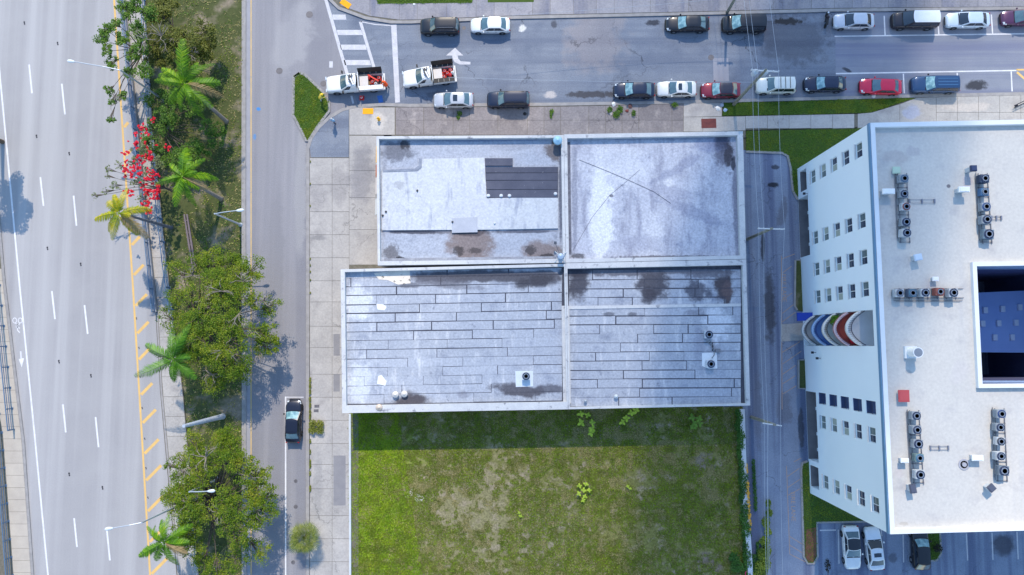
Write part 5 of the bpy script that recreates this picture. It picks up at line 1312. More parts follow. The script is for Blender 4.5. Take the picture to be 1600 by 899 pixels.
railing([(172, -160), (193.5, 0), (219, 240), (244.5, 488)], 'long blue steel railing on a plinth between highway and walkway', wall=.28, step=2.6, rails=(.5, .8, 1.1))
railing([(206, -160), (226, 0), (237, 200), (260, 415), (275, 520)], 'second blue railing along the planted side of the walkway', step=2.6, rails=(.55, 1.0), h=1.0)
railing([(-6, 400), (0, 446), (22.5, 671)], 'blue railing by the highway kerb, ending at the bicycle lane arrow', step=2.4, z0=.12)
railing([(-12, 560), (3, 676), (20, 899), (30, 1000)], 'blue fence along the outer side of the beige walkway', step=1.9, z0=.12)

# ------------------------------------------------------------------ street lamps, poles, wires
m_galv = plain(C(176, 184, 194), .4, .4)
def lamp(bx, by, h, hx, hy, label, arm_z=None, drop=.0):
    p = G(bx, by, .12); t = thing('street_lamp', p, label, 'street lamp')
    e = G(hx, hy, h + .35) - p; top = Vector((0, 0, h))
    MB().tube([(0, 0, 0), (0, 0, h * .5), top], [.13, .105, .08], 12).build('pole', m_galv, t, True)
    MB().lathe((0, 0, 0), [(.24, 0), (.24, .08), (.16, .16), (.14, .5)], 14).build('base', m_galv, t, True)
    d = Vector((e.x, e.y, 0)); u = d.normalized()
    MB().tube([top - Vector((0, 0, .1)), top + d * .35 + Vector((0, 0, .25)), top + d * .8 + Vector((0, 0, .36)), top + d + Vector((0, 0, .36))], [.06, .055, .05, .045], 8).build('arm', m_galv, t, True)
    a = math.atan2(u.y, u.x); b = MB()
    for k, (q, w_, hh) in enumerate([(-.5, .06, .05), (-.3, .14, .09), (0, .19, .12), (.22, .15, .09), (.34, .04, .03)]):
        c_ = top + d + u * q + Vector((0, 0, .36)); n = Vector((-u.y, u.x, 0))
        for i in range(8):
            an = 2 * math.pi * i / 8; b.v.append(tuple(c_ + n * w_ * math.cos(an) + Vector((0, 0, hh * math.sin(an)))))
    for k in range(4):
        for i in range(8): b.f.append((k * 8 + i, k * 8 + (i + 1) % 8, (k + 1) * 8 + (i + 1) % 8, (k + 1) * 8 + i)); b.m.append(0)
    b.f.append(tuple(range(8))); b.f.append(tuple(range(32, 40))); b.m += [0, 0]
    b.build('lamp_head', plain(C(206, 214, 222), .35), t, True, smooth=True)
lamp(259.5, 159, 10.0, 111, 96.5, 'street lamp whose white arm reaches over the highway from the leafy tree')
lamp(376, 351.5, 7.3, 377, 329, 'short street lamp with rounded head at the median kerb')
lamp(304, 778, 11.6, 170, 826, 'tall street lamp leaning its arm over the highway from the poinciana tree')
lamp(341, 748.5, 7.3, 332, 767, 'short street lamp rising out of the crown of the tree beside the tall lamp')

m_wood = pm('pole_wood', C(150, 148, 140), C(112, 112, 100), scale=2, obj=True, fine=.15, streak=(4, 4, .5, .7, C(96, 100, 84), 0))
m_cera = plain(C(206, 210, 214), .3)
POLES = []
def utility_pole(bx, by, tx, ty, h, label, arm, tanks=0):
    p = G(bx, by, .0); tp = G(tx, ty, h); t = thing('utility_pole', (p.x, p.y, 0), label, 'utility pole')
    d = tp - p
    MB().tube([(0, 0, -.2), d * .5, d], [.19, .165, .13], 12).build('pole', m_wood, t, True)
    MB().box(d + Vector((arm[2], 0, -.35)), (arm[0], .12, .14), arm[1]).build('crossarm', plain(C(206, 208, 210), .6), t, True)
    for s in (-.48, -.3, .3, .48):
        q = d + Vector((arm[2] + s * arm[0] * math.cos(arm[1]), s * arm[0] * math.sin(arm[1]), -.28))
        MB().lathe(q, [(.04, 0), (.07, .04), (.04, .08), (.07, .12), (.03, .17), (.01, .18)], 10).build('insulator', m_cera, t, True)
    for k in range(tanks):
        q = d * (.87) + Vector(((-.75 + 1.05 * k), .15, -.3))
        MB().lathe(q, [(.28, 0), (.3, .05), (.3, .8), (.26, .86), (.05, .9), (.05, 1.0), (.01, 1.02)], 16).build('transformer', plain(C(186, 196, 206), .4, .2), t, True, smooth=True)
    POLES.append(tp)
    return t
utility_pole(1146, 164, 1197, 109, 10.6, 'leaning utility pole with two transformers above the cream SUV', (2.9, R(-4), -.02), 2)
utility_pole(1168, 374, 1206.5, 357, 8.6, 'greenish utility pole with one long white crossarm beside the alley', (2.75, R(-2), 0))
utility_pole(1174, 652, 1211, 664, 8.4, 'utility pole with a cluster of white insulators near the vacant lot wall', (1.9, R(-8), -.2))
utility_pole(1136, 20, 1152, -8, 6.0, 'utility pole at the far kerb behind the black minivan', (1.8, R(0), 0))
m_wire = plain(C(170, 178, 190), .5)
def wire(a, b, sag, label, r=.016, m_=None):
    n = 18; pts = [a + (b - a) * (i / n) - Vector((0, 0, sag * 4 * (i / n) * (1 - i / n))) for i in range(n + 1)]
    tag(MB().tube(pts, r, 5).build('overhead_wire', m_ or m_wire), label, 'wire', 'overhead wires')
A, B_, C_, D_ = POLES
far_n, far_s = G(1152, -330, 10.2), G(1220, 1040, 8.4)
for k, (dx, nm) in enumerate([(-1.35, 'outer'), (1.35, 'inner'), (-.8, 'middle')]):
    o_ = Vector((dx, 0, -.15)); o2 = Vector((dx * .62 - .2, 0, -.15))
    wire(far_n + o_, A + o_, .6, nm + ' wire crossing the street to the pole with transformers')
    wire(A + o_, B_ + o_, .45, nm + ' wire between the pole with transformers and the long white crossarm')
    wire(B_ + o_, C_ + o2, .45, nm + ' wire along the alley from the long white crossarm to the insulator cluster')
    wire(C_ + o2, far_s + o2, .5, nm + ' wire running past the vacant lot from the insulator cluster')
wire(C_ - Vector((.3, 0, 1.2)), far_s - Vector((.6, 0, 1.2)), .5, 'low telephone wire running past the vacant lot from the insulator cluster', .02)
wire(A - Vector((0, 0, 3.6)), G(700, 121, 6.6), .5, 'pale service wire spanning the street above the parked navy cars', .014)
wire(D_ - Vector((0, 0, .6)), G(800, 24, 5.2), .3, 'service wire above the far pavement from the kerb pole', .014)

# ------------------------------------------------------------------ vegetation
def leaves(b, pts, size, flat=.55, asp=.6):
    """one bent leaf quad per point"""
    p = np.asarray(pts); n = len(p)
    a = npr.uniform(0, 2 * math.pi, n); s = (size * npr.uniform(.6, 1.35, n))[:, None]
    u = np.stack([np.cos(a), np.sin(a), npr.uniform(-flat, flat, n)], 1); u /= np.linalg.norm(u, axis=1)[:, None]
    v = np.cross(u, np.stack([npr.uniform(-flat, flat, n), npr.uniform(-flat, flat, n), np.ones(n)], 1)); v /= np.linalg.norm(v, axis=1)[:, None]
    w_ = v * s * asp * .5; up = np.zeros((n, 3)); up[:, 2] = s[:, 0] * .08
    o = len(b.v); V = np.stack([p - u * s * .5, p - w_ + up, p + u * s * .5, p + w_ + up], 1).reshape(-1, 3)
    b.v += V.tolist(); b.f += [(o + 4 * k, o + 4 * k + 1, o + 4 * k + 2, o + 4 * k + 3) for k in range(n)]; b.m += [0] * n


def blob(c, r, n, shell=.35):
    d = npr.normal(size=(n, 3)); d /= np.linalg.norm(d, axis=1)[:, None]
    k = npr.uniform(shell, 1, n) ** .6
    return np.array(c) + d * k[:, None] * np.array(r)


OLIVE = [C(54, 82, 18), C(74, 106, 20), C(96, 126, 22), C(124, 144, 28), C(150, 158, 38), C(166, 158, 70)]
DEEP = [C(46, 76, 24), C(60, 96, 28), C(78, 114, 30), C(98, 130, 36), C(122, 146, 44)]
m_olive = leafmat('olive_foliage', OLIVE, .4); m_deep = leafmat('deep_foliage', DEEP)
m_red = leafmat('red_blossom', [C(200, 16, 34), C(232, 36, 50), C(214, 24, 70), C(240, 70, 40)], .2)
m_bark = pm('pale_bark', C(152, 142, 132), C(112, 104, 98), scale=3, obj=True, fine=.15)
m_barkd = pm('dark_bark', C(104, 94, 84), C(76, 68, 62), scale=3, obj=True, fine=.15)


def tree(bx, by, lab, clumps, m_, size, dens, trunk_r=.22, cat='tree', bare=(), red=(), name='broadleaf_tree', fork=2.2, bark=None, sub=11):
    """clumps: (px, py, z, radius_m) in photo pixels at height z"""
    base = G(bx, by, .1); t = thing(name, base, lab, cat)
    fk = Vector((0, 0, fork)); tr = MB()
    tr.tube([(0, 0, -.2), (.05, .03, fork * .5), fk], [trunk_r * 1.3, trunk_r, trunk_r * .85], 10)
    cr = MB()
    for (x, y, z, r) in clumps:
        c = G(x, y, z) - base
        mid = fk.lerp(c, .5) + Vector((rng.uniform(-.4, .4), rng.uniform(-.4, .4), .3))
        tr.tube([fk, mid, c], [trunk_r * .42, trunk_r * .22, trunk_r * .08], 6)
        for k in range(sub):
            a = rng.uniform(0, 6.28); rr = r * rng.uniform(.3, .95)
            q = c + Vector((math.cos(a) * rr, math.sin(a) * rr, rng.uniform(-.3, .45) * r))
            tr.tube([mid.lerp(c, .7), c.lerp(q, .5) + Vector((0, 0, .1)), q], [trunk_r * .16, trunk_r * .1, .015], 5)
            sr = r * rng.uniform(.22, .5)
            leaves(cr, blob(q, (sr * rng.uniform(.7, 1.5), sr * rng.uniform(.7, 1.5), sr * .55), int(dens * sr * sr * 30), 0.), size)
        leaves(cr, blob(c, (r * 1.1, r * 1.1, r * .5), int(dens * r * r * 3), 0.), size)
    tr.build('trunk', bark or m_barkd, t, True)
    cr.build('crown', m_, t, True, pivot=(0, 0, 0))
    if bare:
        tw = MB()
        for (x, y, z, r) in bare:
            c = G(x, y, z) - base
            for k in range(9):
                a = rng.uniform(0, 6.28); q = c + Vector((math.cos(a) * r * rng.uniform(.6, 1.1), math.sin(a) * r * rng.uniform(.6, 1.1), rng.uniform(-.1, .5)))
                mid = c.lerp(q, .5) + Vector((rng.uniform(-.2, .2), rng.uniform(-.2, .2), .15))
                tw.tube([c - Vector((0, 0, .3)), mid, q], [.05, .035, .012], 5)
                for j in range(2):
                    e = q + Vector((rng.uniform(-.6, .6), rng.uniform(-.6, .6), rng.uniform(-.1, .3))) * r * .5
                    tw.tube([mid.lerp(q, .6), e], [.025, .01], 4)
        tw.build('bare_twigs', m_bark, t, True)['kind'] = 'stuff'
    if red:
        rb = MB()
        for (x, y, z, r) in red:
            c = G(x, y, z) - base
            for j in range(5):
                c2 = c + Vector((rng.gauss(0, r), rng.gauss(0, r), rng.gauss(0, .15))); r2 = r * rng.uniform(.25, .75)
                leaves(rb, blob(c2, (r2, r2 * rng.uniform(.6, 1.4), r2 * .5), int(70 * r2 * r2 / .12) + 10, 0.), .17, .7, .8)
        rb.build('blossom', m_red, t, True, pivot=(0, 0, 0))
    return t


def scatter(x0, x1, y0, y1, n, z0, z1, r0, r1, shape=None):
    out = []
    while len(out) < n:
        x, y = rng.uniform(x0, x1), rng.uniform(y0, y1)
        u, v = (x - (x0 + x1) / 2) / ((x1 - x0) / 2), (y - (y0 + y1) / 2) / ((y1 - y0) / 2)
        if u * u + v * v > 1: continue
        k = 1 - (u * u + v * v)
        out.append((x, y, z0 + (z1 - z0) * k ** .6 + rng.uniform(-.3, .3), rng.uniform(r0, r1)))
    return out


# big spreading tree in mid median
tree(322, 498, 'wide olive-green tree with pale bare twigs over the median and road', scatter(258, 428, 400, 600, 46, 3.6, 7.0, 1.0, 1.7) + [(285, 425, 4.5, 1.5), (330, 410, 4.2, 1.4), (400, 420, 4, 1.3), (425, 480, 4.2, 1.3), (418, 540, 4, 1.3), (290, 500, 4.4, 1.4), (345, 590, 3.6, 1.3), (378, 580, 3.8, 1.3)],
     m_olive, .15, 9, .3, bare=[(300, 430, 5.5, 1.3), (410, 470, 5.2, 1.2), (405, 550, 5, 1.2), (330, 585, 5, 1.2), (345, 455, 7, 1.6), (372, 490, 7.2, 1.7), (350, 545, 6.8, 1.6), (318, 470, 6.6, 1.2), (395, 515, 6.2, 1.4), (380, 440, 6.4, 1.2)])
# lower tree
tree(350, 775, 'broad olive-green tree around the lower lamps on the median', scatter(262, 428, 680, 890, 52, 3.4, 7.0, 1.0, 1.7) + [(300, 690, 4, 1.3), (350, 685, 4.4, 1.3), (405, 740, 4.5, 1.4), (420, 775, 4.3, 1.3), (320, 880, 3.6, 1.3), (370, 875, 4, 1.4), (268, 725, 4, .8), (258, 775, 4, .8)],
     m_olive, .15, 9, .3, bare=[(390, 745, 6, 1.2), (375, 850, 5.6, 1.2), (400, 800, 5.6, 1.1), (320, 715, 7, 1.6), (300, 790, 6.2, 1.3), (345, 800, 7, 1.2), (295, 730, 6, 1.2)])
# upper tree, thin and open over the yellow line
tree(238, 92, 'thin open tree hanging leafy sprays over the yellow highway line', [(165, 45, 6.2, .8), (160, 62, 6, .8), (168, 80, 6, .7), (176, 98, 5.8, .7), (183, 38, 6.4, .9), (192, 60, 6.2, .8), (200, 20, 6, 1.0), (215, 45, 6.5, 1.1), (230, 20, 6, 1.1), (205, 85, 6, .9), (222, 75, 6.4, 1.0), (205, 115, 5.6, .9), (225, 110, 6, 1.0), (172, 142, 5.4, .6), (176, 158, 5.2, .5), (174, 185, 5, .5), (190, 150, 5.2, .6), (200, 12, 6, 1), (212, 8, 6, 1)],
     m_deep, .2, 14, .2, bare=[(225, 60, 6.8, 1.4), (180, 160, 5.4, 1.0), (250, 55, 6.4, 1.3)])
tree(285, 60, 'low dense olive tree beside the thin open tree on the median', scatter(228, 325, 5, 120, 26, 2.6, 5.2, 1.0, 1.5), leafmat('dull_foliage', [C(62, 76, 26), C(94, 104, 34), C(112, 114, 44), C(78, 92, 28)]), .2, 12, .2, bare=[(258, 62, 5.4, 1.3), (300, 85, 4.8, 1.2)], sub=9)
tree(262, 210, 'dark leafy shrub tree under the bright palms beside the railing', scatter(222, 345, 135, 262, 22, 1.6, 3.4, .9, 1.5), m_deep, .2, 9, .16, fork=1.2, sub=9)
# poinciana in flower
rp = [(rng.gauss(222, 14), rng.gauss(268, 28), 5.2 + rng.uniform(-.4, .4), rng.uniform(.16, .42)) for _ in range(34)] + [(230, 205, 5, .3), (258, 230, 5, .4), (240, 290, 5.2, .45), (250, 300, 5.2, .4), (228, 320, 5, .4), (205, 300, 5, .3), (198, 265, 5, .35)]
tree(272, 300, 'flame tree covered in red blossom overhanging the railing', [(170, 265, 4.6, .5), (186, 258, 4.7, .5), (165, 300, 4.4, .45), (148, 307, 4.3, .4), (180, 290, 4.6, .6), (205, 250, 5, .7), (225, 235, 5, .8), (235, 270, 5.2, .8), (215, 285, 5, .7), (245, 255, 5, .8), (225, 310, 4.8, .7), (168, 275, 4.5, .4)], leafmat('sparse_foliage', [C(96, 108, 70), C(120, 130, 84), C(70, 90, 50)]), .2, 5, .16, red=rp, name='flame_tree', sub=9)
# trees whose shadow falls on the highway, just beyond the left edge
sh = G(14, 322, 0) + Vector((0, 8.0 / math.tan(R(SUN_EL)), 0))
bt = thing('roadside_tree', (sh.x - 1.2, sh.y, 0), 'roadside tree shading the highway edge beyond the railing', 'tree')
b = MB(); b.tube([(0, 0, 0), (.1, 0, 4), (.3, 0, 7.5)], [.28, .2, .1], 10); cr = MB()
for k in range(26):
    d = blob((1.1, 0, 8.0), (2.5, 3.2, 1.5), 1)[0]; leaves(cr, blob(d, (.9, .9, .6), 260), .24); b.tube([(.2, 0, 5.5), Vector(d)], [.08, .02], 5)
b.build('trunk', m_barkd, bt, True); cr.build('crown', m_deep, bt, True, pivot=(0, 0, 0))


# palms
def frond_mesh(L, droop, nleaf, wid, ll):
    b = MB(); ax = []
    for i in range(13):
        u = i / 12; ax.append(Vector((L * (u - .12 * u * u * droop), 0, L * (.34 * u - .62 * droop * u * u))))
    b.tube(ax, [.045 * (1 - .85 * i / 12) + .006 for i in range(13)], 5)
    for k in range(nleaf):
        u = .1 + .9 * k / nleaf; i = min(int(u * 12), 11); p = ax[i].lerp(ax[i + 1], u * 12 - i); tg = (ax[i + 1] - ax[i]).normalized()
        l_ = ll * (math.sin(math.pi * min(1, u * .86 + .12)) ** .6) * rng.uniform(.85, 1.1)
        for s in (1, -1):
            d = (tg * .55 + Vector((0, s, 0)) * .9 + Vector((0, 0, rng.uniform(-.8, -.3)))).normalized()
            e = p + d * l_ * .6; f = p + d * l_ + Vector((0, 0, -.16 * l_)); w_ = tg * wid
            b.add([p - w_ * .5, e - w_ * .6, f, e + w_ * .6, p + w_ * .5], [(0, 1, 3, 4), (1, 2, 3)])
    return b


def palm(bx, by, h, x, y, L, m_, lab, n=15, trunk_r=.2, tm=None):
    base = G(bx, by, .1); t = thing('palm_tree', base, lab, 'palm tree')
    top = G(x, y, h) - base
    k1 = Vector((top.x * .35, top.y * .35, top.z * .45))
    MB().tube([(0, 0, -.1), (0, 0, .3), k1, top * .92 + Vector((0, 0, top.z * .02)), top], [trunk_r * 1.7, trunk_r * 1.25, trunk_r, trunk_r * .75, trunk_r * .7], 12).build('trunk', tm or m_bark, t, True, smooth=True)
    MB().tube([top - Vector((0, 0, .3)), top + Vector((0, 0, .35))], [trunk_r * .75, trunk_r * .4], 10).build('crownshaft', plain(C(120, 146, 60), .5), t, True)
    src = []
    for v in range(3):
        o = frond_mesh(L * (.95 + .06 * v), .8 + .35 * v, 30, .085, L * .24).build('frond', m_, t, True, pivot=(0, 0, 0)); src.append(o)
    for k in range(n):
        o = src[k] if k < 3 else src[k % 3].copy()
        if k >= 3: col.objects.link(o); o.parent = t
        o.location = top + Vector((0, 0, .25)); s_ = rng.uniform(.68, 1.1) * (1 if k % 3 else .9); o.scale = (s_,) * 3
        if k == n - 1: o.data = o.data.copy(); o.data.materials[0] = m_dry; o['label'] = 'dry brown frond'
        o.rotation_euler = (rng.uniform(-.35, .35), rng.uniform(-.45, .4) + (.2 if k % 2 else -.3), 2 * math.pi * k / n * 1.0 + rng.uniform(-.25, .25))
    return t
m_dry = leafmat('palm_dry', [C(120, 104, 70), C(150, 130, 90)], .1)
m_palm = leafmat('palm_green', [C(46, 86, 8), C(70, 116, 8), C(108, 150, 10), C(160, 184, 18)], .2)
m_palmy = leafmat('palm_yellow', [C(84, 112, 6), C(130, 144, 6), C(184, 168, 8), C(214, 188, 12)], .2)
m_palmd = leafmat('palm_dark', [C(40, 84, 14), C(62, 110, 20), C(90, 140, 28), C(124, 166, 40)], .25)
palm(354, 190, 7.6, 291, 132, 4.5, m_palm, 'bright green palm with a long bare leaning trunk, crown beside the dull tree', 15)
palm(346, 311, 6.8, 287, 277, 3.8, m_palm, 'bright green palm beside the red flame tree, with ladder of bare trunk', 14)
palm(268, 356, 8.6, 189, 334, 3.6, m_palmy, 'yellowing palm hanging over the highway hatching', 11, .16, plain(C(96, 100, 112), .7))
palm(318, 556, 6.6, 273, 561, 4.2, m_palmd, 'deep green palm at the edge of the wide olive tree', 14)
palm(312, 812, 6.8, 259, 846, 3.4, m_palm, 'small yellow-green palm beside the tall lamp arm', 10, .15)
# bare trunk
p = G(348, 651, .1); q = G(287, 666, 9.4) - p; t = thing('bare_palm_trunk', p, 'bare grey crownless palm trunk between the two olive trees', 'tree trunk')
b = MB().tube([(0, 0, -.1), (0, 0, .4), q * .5, q], [.36, .3, .25, .17], 14)
for k in range(14): c_ = q * (.08 + .9 * k / 14); r_ = .3 - .12 * k / 14; b.lathe(c_, [(r_ * .9, -.02), (r_ * 1.04, 0), (r_ * .9, .02)], 14)
b.build('trunk', plain(C(168, 176, 190), .7), t, True)
# dead timber lying under the palms
p = G(297, 380, .1); b = MB()
for dx in (-.16, .16): b.tube([G(290 + dx * 13, 335, .35), G(297 + dx * 13, 380, .3), G(304 + dx * 13, 425, .3)], [.1, .12, .1], 8)
for k in range(5): b.box(G(291 + k * 3, 345 + k * 19, .22), (.5, .1, .2))
tag(b.build('timber_rails', plain(C(120, 108, 112), .8)), 'pair of long weathered timbers lying on the median', 'timber')


def fan_bush(x, y, h, r, lab, m_):
    p = G(x, y, h * .6); t = thing('fan_palm', (p.x, p.y, .1), lab, 'fan palm')
    MB().tube([(0, 0, 0), (0, 0, h * .55)], [.2, .14], 10).build('trunk', m_barkd, t, True)
    src = []
    for v in range(3):
        b = MB(); b.tube([(0, 0, 0), (.55 * r, 0, .18)], [.02, .015], 4)
        for k in range(13):
            a = -1.25 + 2.5 * k / 12; d = Vector((math.cos(a), math.sin(a), -.12 - .1 * v)); o0 = Vector((.5 * r, 0, .17)); n_ = Vector((-d.y, d.x, 0)) * .035
            e = o0 + d * r * .34; f = o0 + d * r * (.56 - .1 * abs(a)) + Vector((0, 0, -.1)); b.add([o0, e - n_, f, e + n_], [(0, 1, 2, 3)])
        src.append(b.build('fan_leaf', m_, t, True, pivot=(0, 0, 0)))
    for k in range(46):
        o = src[k] if k < 3 else src[k % 3].copy()
        if k >= 3: col.objects.link(o); o.parent = t
        o.location = (0, 0, h * .55); s_ = rng.uniform(.75, 1.05); o.scale = (s_,) * 3
        o.rotation_euler = (rng.uniform(-.5, .5), -1.25 + 1.75 * (k / 45) + rng.uniform(-.15, .15), k * 2.399)
fan_bush(475, 841, 3.2, 2.0, 'round bushy fan palm at the pavement edge', leafmat('fan_green', [C(62, 82, 34), C(92, 110, 44), C(124, 136, 60), C(160, 160, 84)], .2))


def bush(name, lab, cat, boxes, m_, size=.14, dens=260):
    """boxes: (px, py, rx_m, ry_m, h)"""
    c0 = G(boxes[0][0], boxes[0][1], .13); t = thing(name, c0, lab, cat); b = MB(); s = MB()
    for x, y, rx, ry, h in boxes:
        c = G(x, y, .13) - c0
        leaves(b, blob(c + Vector((0, 0, h * .5)), (rx, ry, h * .55), int(dens * max(rx * ry, .05) * 4) + 20, .2), size)
        for k in range(3): s.tube([c, c + Vector((rng.uniform(-rx, rx) * .6, rng.uniform(-ry, ry) * .6, h * .7))], [.025, .01], 5)
    b.build('foliage', m_, t, True, pivot=(0, 0, 0)); s.build('stem', m_barkd, t, True)
m_hedge = leafmat('hedge_foliage', [C(84, 96, 30), C(110, 122, 40), C(134, 134, 52), C(70, 84, 28)], .2)
bush('shrub', 'square green shrub beside two drain covers on the pavement', 'shrub', [(490, 662, .5, .5, .7), (501, 662, .5, .5, .7), (490, 672, .5, .5, .7), (501, 672, .5, .5, .7)], m_hedge)
bush('weed_row', 'thin row of weeds in the kerb joint by the parked black sedan', 'weeds', [(485, y_, .13, .4, .3) for y_ in (594, 603, 612, 624, 634, 644, 652)] + [(485, y_, .1, .3, .2) for y_ in (690, 706, 722, 728, 740, 762, 765)], m_hedge, .12, 300)
bush('weed_row', 'sparse weeds in the kerb joint opposite the flat-roofed shop', 'weeds', [(485, y_, .07, .14, .14) for y_ in (253, 288, 322, 405, 415, 425, 438, 458)], m_hedge, .09, 200)
bush('weed_clump', 'weeds and leaves growing among litter near the dark navy sedan', 'weeds', [(952, 172, .35, .4, .4), (963, 180, .5, .5, .45), (968, 172, .4, .5, .4), (990, 178, .3, .4, .35), (1054, 165, .45, .3, .4)], m_deep, .16, 160)
bush('weed_clump', 'weed tuft on the pavement by the navy SUV tail', 'weeds', [(862, 175, .3, .3, .3), (861, 180, .16, .5, .2)], m_deep, .16, 140)
bush('weed_clump', 'weed tuft on the pavement behind the silver sunroof sedan', 'weeds', [(718, 178, .35, .3, .3), (716, 184, .2, .3, .2)], m_deep, .16, 140)
bush('planter_shrub', 'dark shrub in the little planted island by the black car', 'shrub', [(1463, 856, .5, .5, .7)], leafmat('dark_shrub', [C(30, 34, 30), C(50, 56, 40)]), .16, 160)
tag(MB().tube([G(1294, 899, .02), G(1293, 884, .02), G(1292, 876, .02)], [.03, .05, .02], 6).build('fallen_stick', m_barkd), 'dark fallen stick beside the white coupe', 'stick')
pb = G(1293, 884, .03); b = MB(); leaves(b, blob(pb, (.35, .8, .12), 90), .2); tag(b.build('fallen_branch', leafmat('dead_leaf', [C(34, 34, 34), C(50, 48, 44)], 0)), 'dark leafy fallen branch beside the white coupe', 'branch')
p = Vector(PT((b0 + b1) / 2 - .9, BZ[2], -.3)); t = thing('potted_plant', p, 'potted green plant on the middle curved balcony', 'plant')
MB().lathe((0, 0, 0), [(.18, 0), (.24, .4), (.02, .4)], 14).build('pot', plain(C(150, 90, 70), .7), t, True)
b = MB(); leaves(b, blob((0, 0, .95), (.6, .6, .5), 260), .2); b.build('foliage', leafmat('plant_green', [C(70, 120, 30), C(120, 160, 50)]), t, True)
# young broad-leaved weeds
m_lime = leafmat('lime_leaf', [C(150, 184, 40), C(186, 206, 70), C(120, 160, 40)], .25)
def young(x, y, h, lab, parts, m_=m_lime, sz=.42):
    p = G(x, y, .05); t = thing('young_plant', p, lab, 'plant'); s = MB()
    for k, (dx, dy, z) in enumerate(parts):
        c = Vector((dx / 13.5, -dy / 13.5, z)); s.tube([(0, 0, 0), c * .6, c], [.03, .025, .012], 5)
        b = MB()
        for j in range(4):
            a = j * 1.7 + k; u = Vector((math.cos(a), math.sin(a), -.15)); n_ = Vector((-u.y, u.x, 0)); L_ = sz * rng.uniform(.7, 1.1)
            b.add([c, c + u * L_ * .4 - n_ * L_ * .34, c + u * L_ * .8 - n_ * L_ * .2, c + u * L_, c + u * L_ * .8 + n_ * L_ * .2, c + u * L_ * .4 + n_ * L_ * .34], [(0, 1, 2, 3, 4, 5)])
        b.build('leaf_cluster', m_, t, True)
    s.build('stem', plain(C(140, 130, 90), .7), t, True)
young(911, 768, .8, 'bright lime plant alone in the middle of the vacant lot', [(-6, -10, .5), (4, -12, .5), (-7, 2, .6), (9, -3, .6), (2, 6, .5), (0, 12, .4), (0, -4, .8)], sz=.36)
young(912, 655, 1.2, 'tall lime sapling against the felt roof wall, second of three', [(-6, -10, 1.6), (4, -8, 1.6), (-5, 4, 1.2), (12, 4, 1.2), (12, 14, .8), (10, 20, .6)], sz=.5)
young(975, 652, 1.2, 'lime sapling by the felt roof wall with two leaf tufts', [(8, -8, 1.5), (16, -12, 1.4), (-4, 6, 1.0), (2, 0, 1.2)], sz=.5)
young(1083, 656, 1.0, 'pale sapling by the felt roof wall near the alley', [(-4, -4, .8), (6, -2, .8), (0, 5, .7), (9, 5, .6), (-2, 10, .5)], leafmat('dull_lime', [C(96, 134, 40), C(126, 156, 60)], .2), .5)
young(982, 761, .4, 'tiny lime seedling in the lot, beside the lone lime plant', [(-2, -2, .3), (2, 2, .3)], sz=.25)
young(811, 803, .4, 'tiny lime seedling in the dry part of the lot', [(0, -2, .3), (2, 3, .3)], sz=.26)

# ------------------------------------------------------------------ vacant lot
lot = [(548, 640), (1160, 636), (1168, 780), (1176, 899), (1200, 1250), (548, 1250)]
m_lotg = pm('lot_turf', C(122, 118, 72), C(96, 100, 46), scale=.5, amt=.7, fine=.5, fscale=5.5, bump=.6, blotch=(C(140, 128, 108), .9, .5, .68),
            stains=[st(740, 790, 130, 90, .3, C(150, 138, 112), .42, 2.4, .5), st(600, 760, 60, 110, 0, C(120, 140, 36), .5, 1.6, .4), st(1100, 722, 18, 16, 0, C(120, 110, 96), .85, 1.5, 1.4), st(1110, 880, 24, 16, .4, C(118, 104, 92), .8, 1.6, 1), st(1095, 815, 14, 8, 0, C(110, 100, 84), .6, 1.5, 1), st(860, 830, 60, 60, 0, C(128, 122, 100), .4, 1.8, .5),
                    st(640, 770, 10, 8, 0, C(200, 190, 180), .8, 1.5, 2), st(655, 779, 7, 7, 0, C(214, 208, 204), .7, 1.5, 2), st(560, 768, 8, 6, 0, C(210, 206, 200), .8, 1.6, 2.2)])
struct('lot_ground', lot, .05, m_lotg, -.05)


def in_poly(P_, poly):
    x, y = P_[:, 0], P_[:, 1]; r = np.zeros(len(P_), bool); n = len(poly)
    for i in range(n):
        x1, y1 = poly[i][0], poly[i][1]; x2, y2 = poly[(i + 1) % n][0], poly[(i + 1) % n][1]
        k = ((y1 > y) != (y2 > y)); k &= x < (x2 - x1) * (y - y1) / (y2 - y1 + 1e-12) + x1; r ^= k
    return r


def value_noise(P_, s, seed):
    g = np.random.default_rng(seed).random((64, 64)); q = P_ / s
    i = np.floor(q).astype(int); f = q - i; f = f * f * (3 - 2 * f)
    a = g[i[:, 0] % 64, i[:, 1] % 64]; b = g[(i[:, 0] + 1) % 64, i[:, 1] % 64]; c = g[i[:, 0] % 64, (i[:, 1] + 1) % 64]; d = g[(i[:, 0] + 1) % 64, (i[:, 1] + 1) % 64]
    return (a * (1 - f[:, 0]) + b * f[:, 0]) * (1 - f[:, 1]) + (c * (1 - f[:, 0]) + d * f[:, 0]) * f[:, 1]


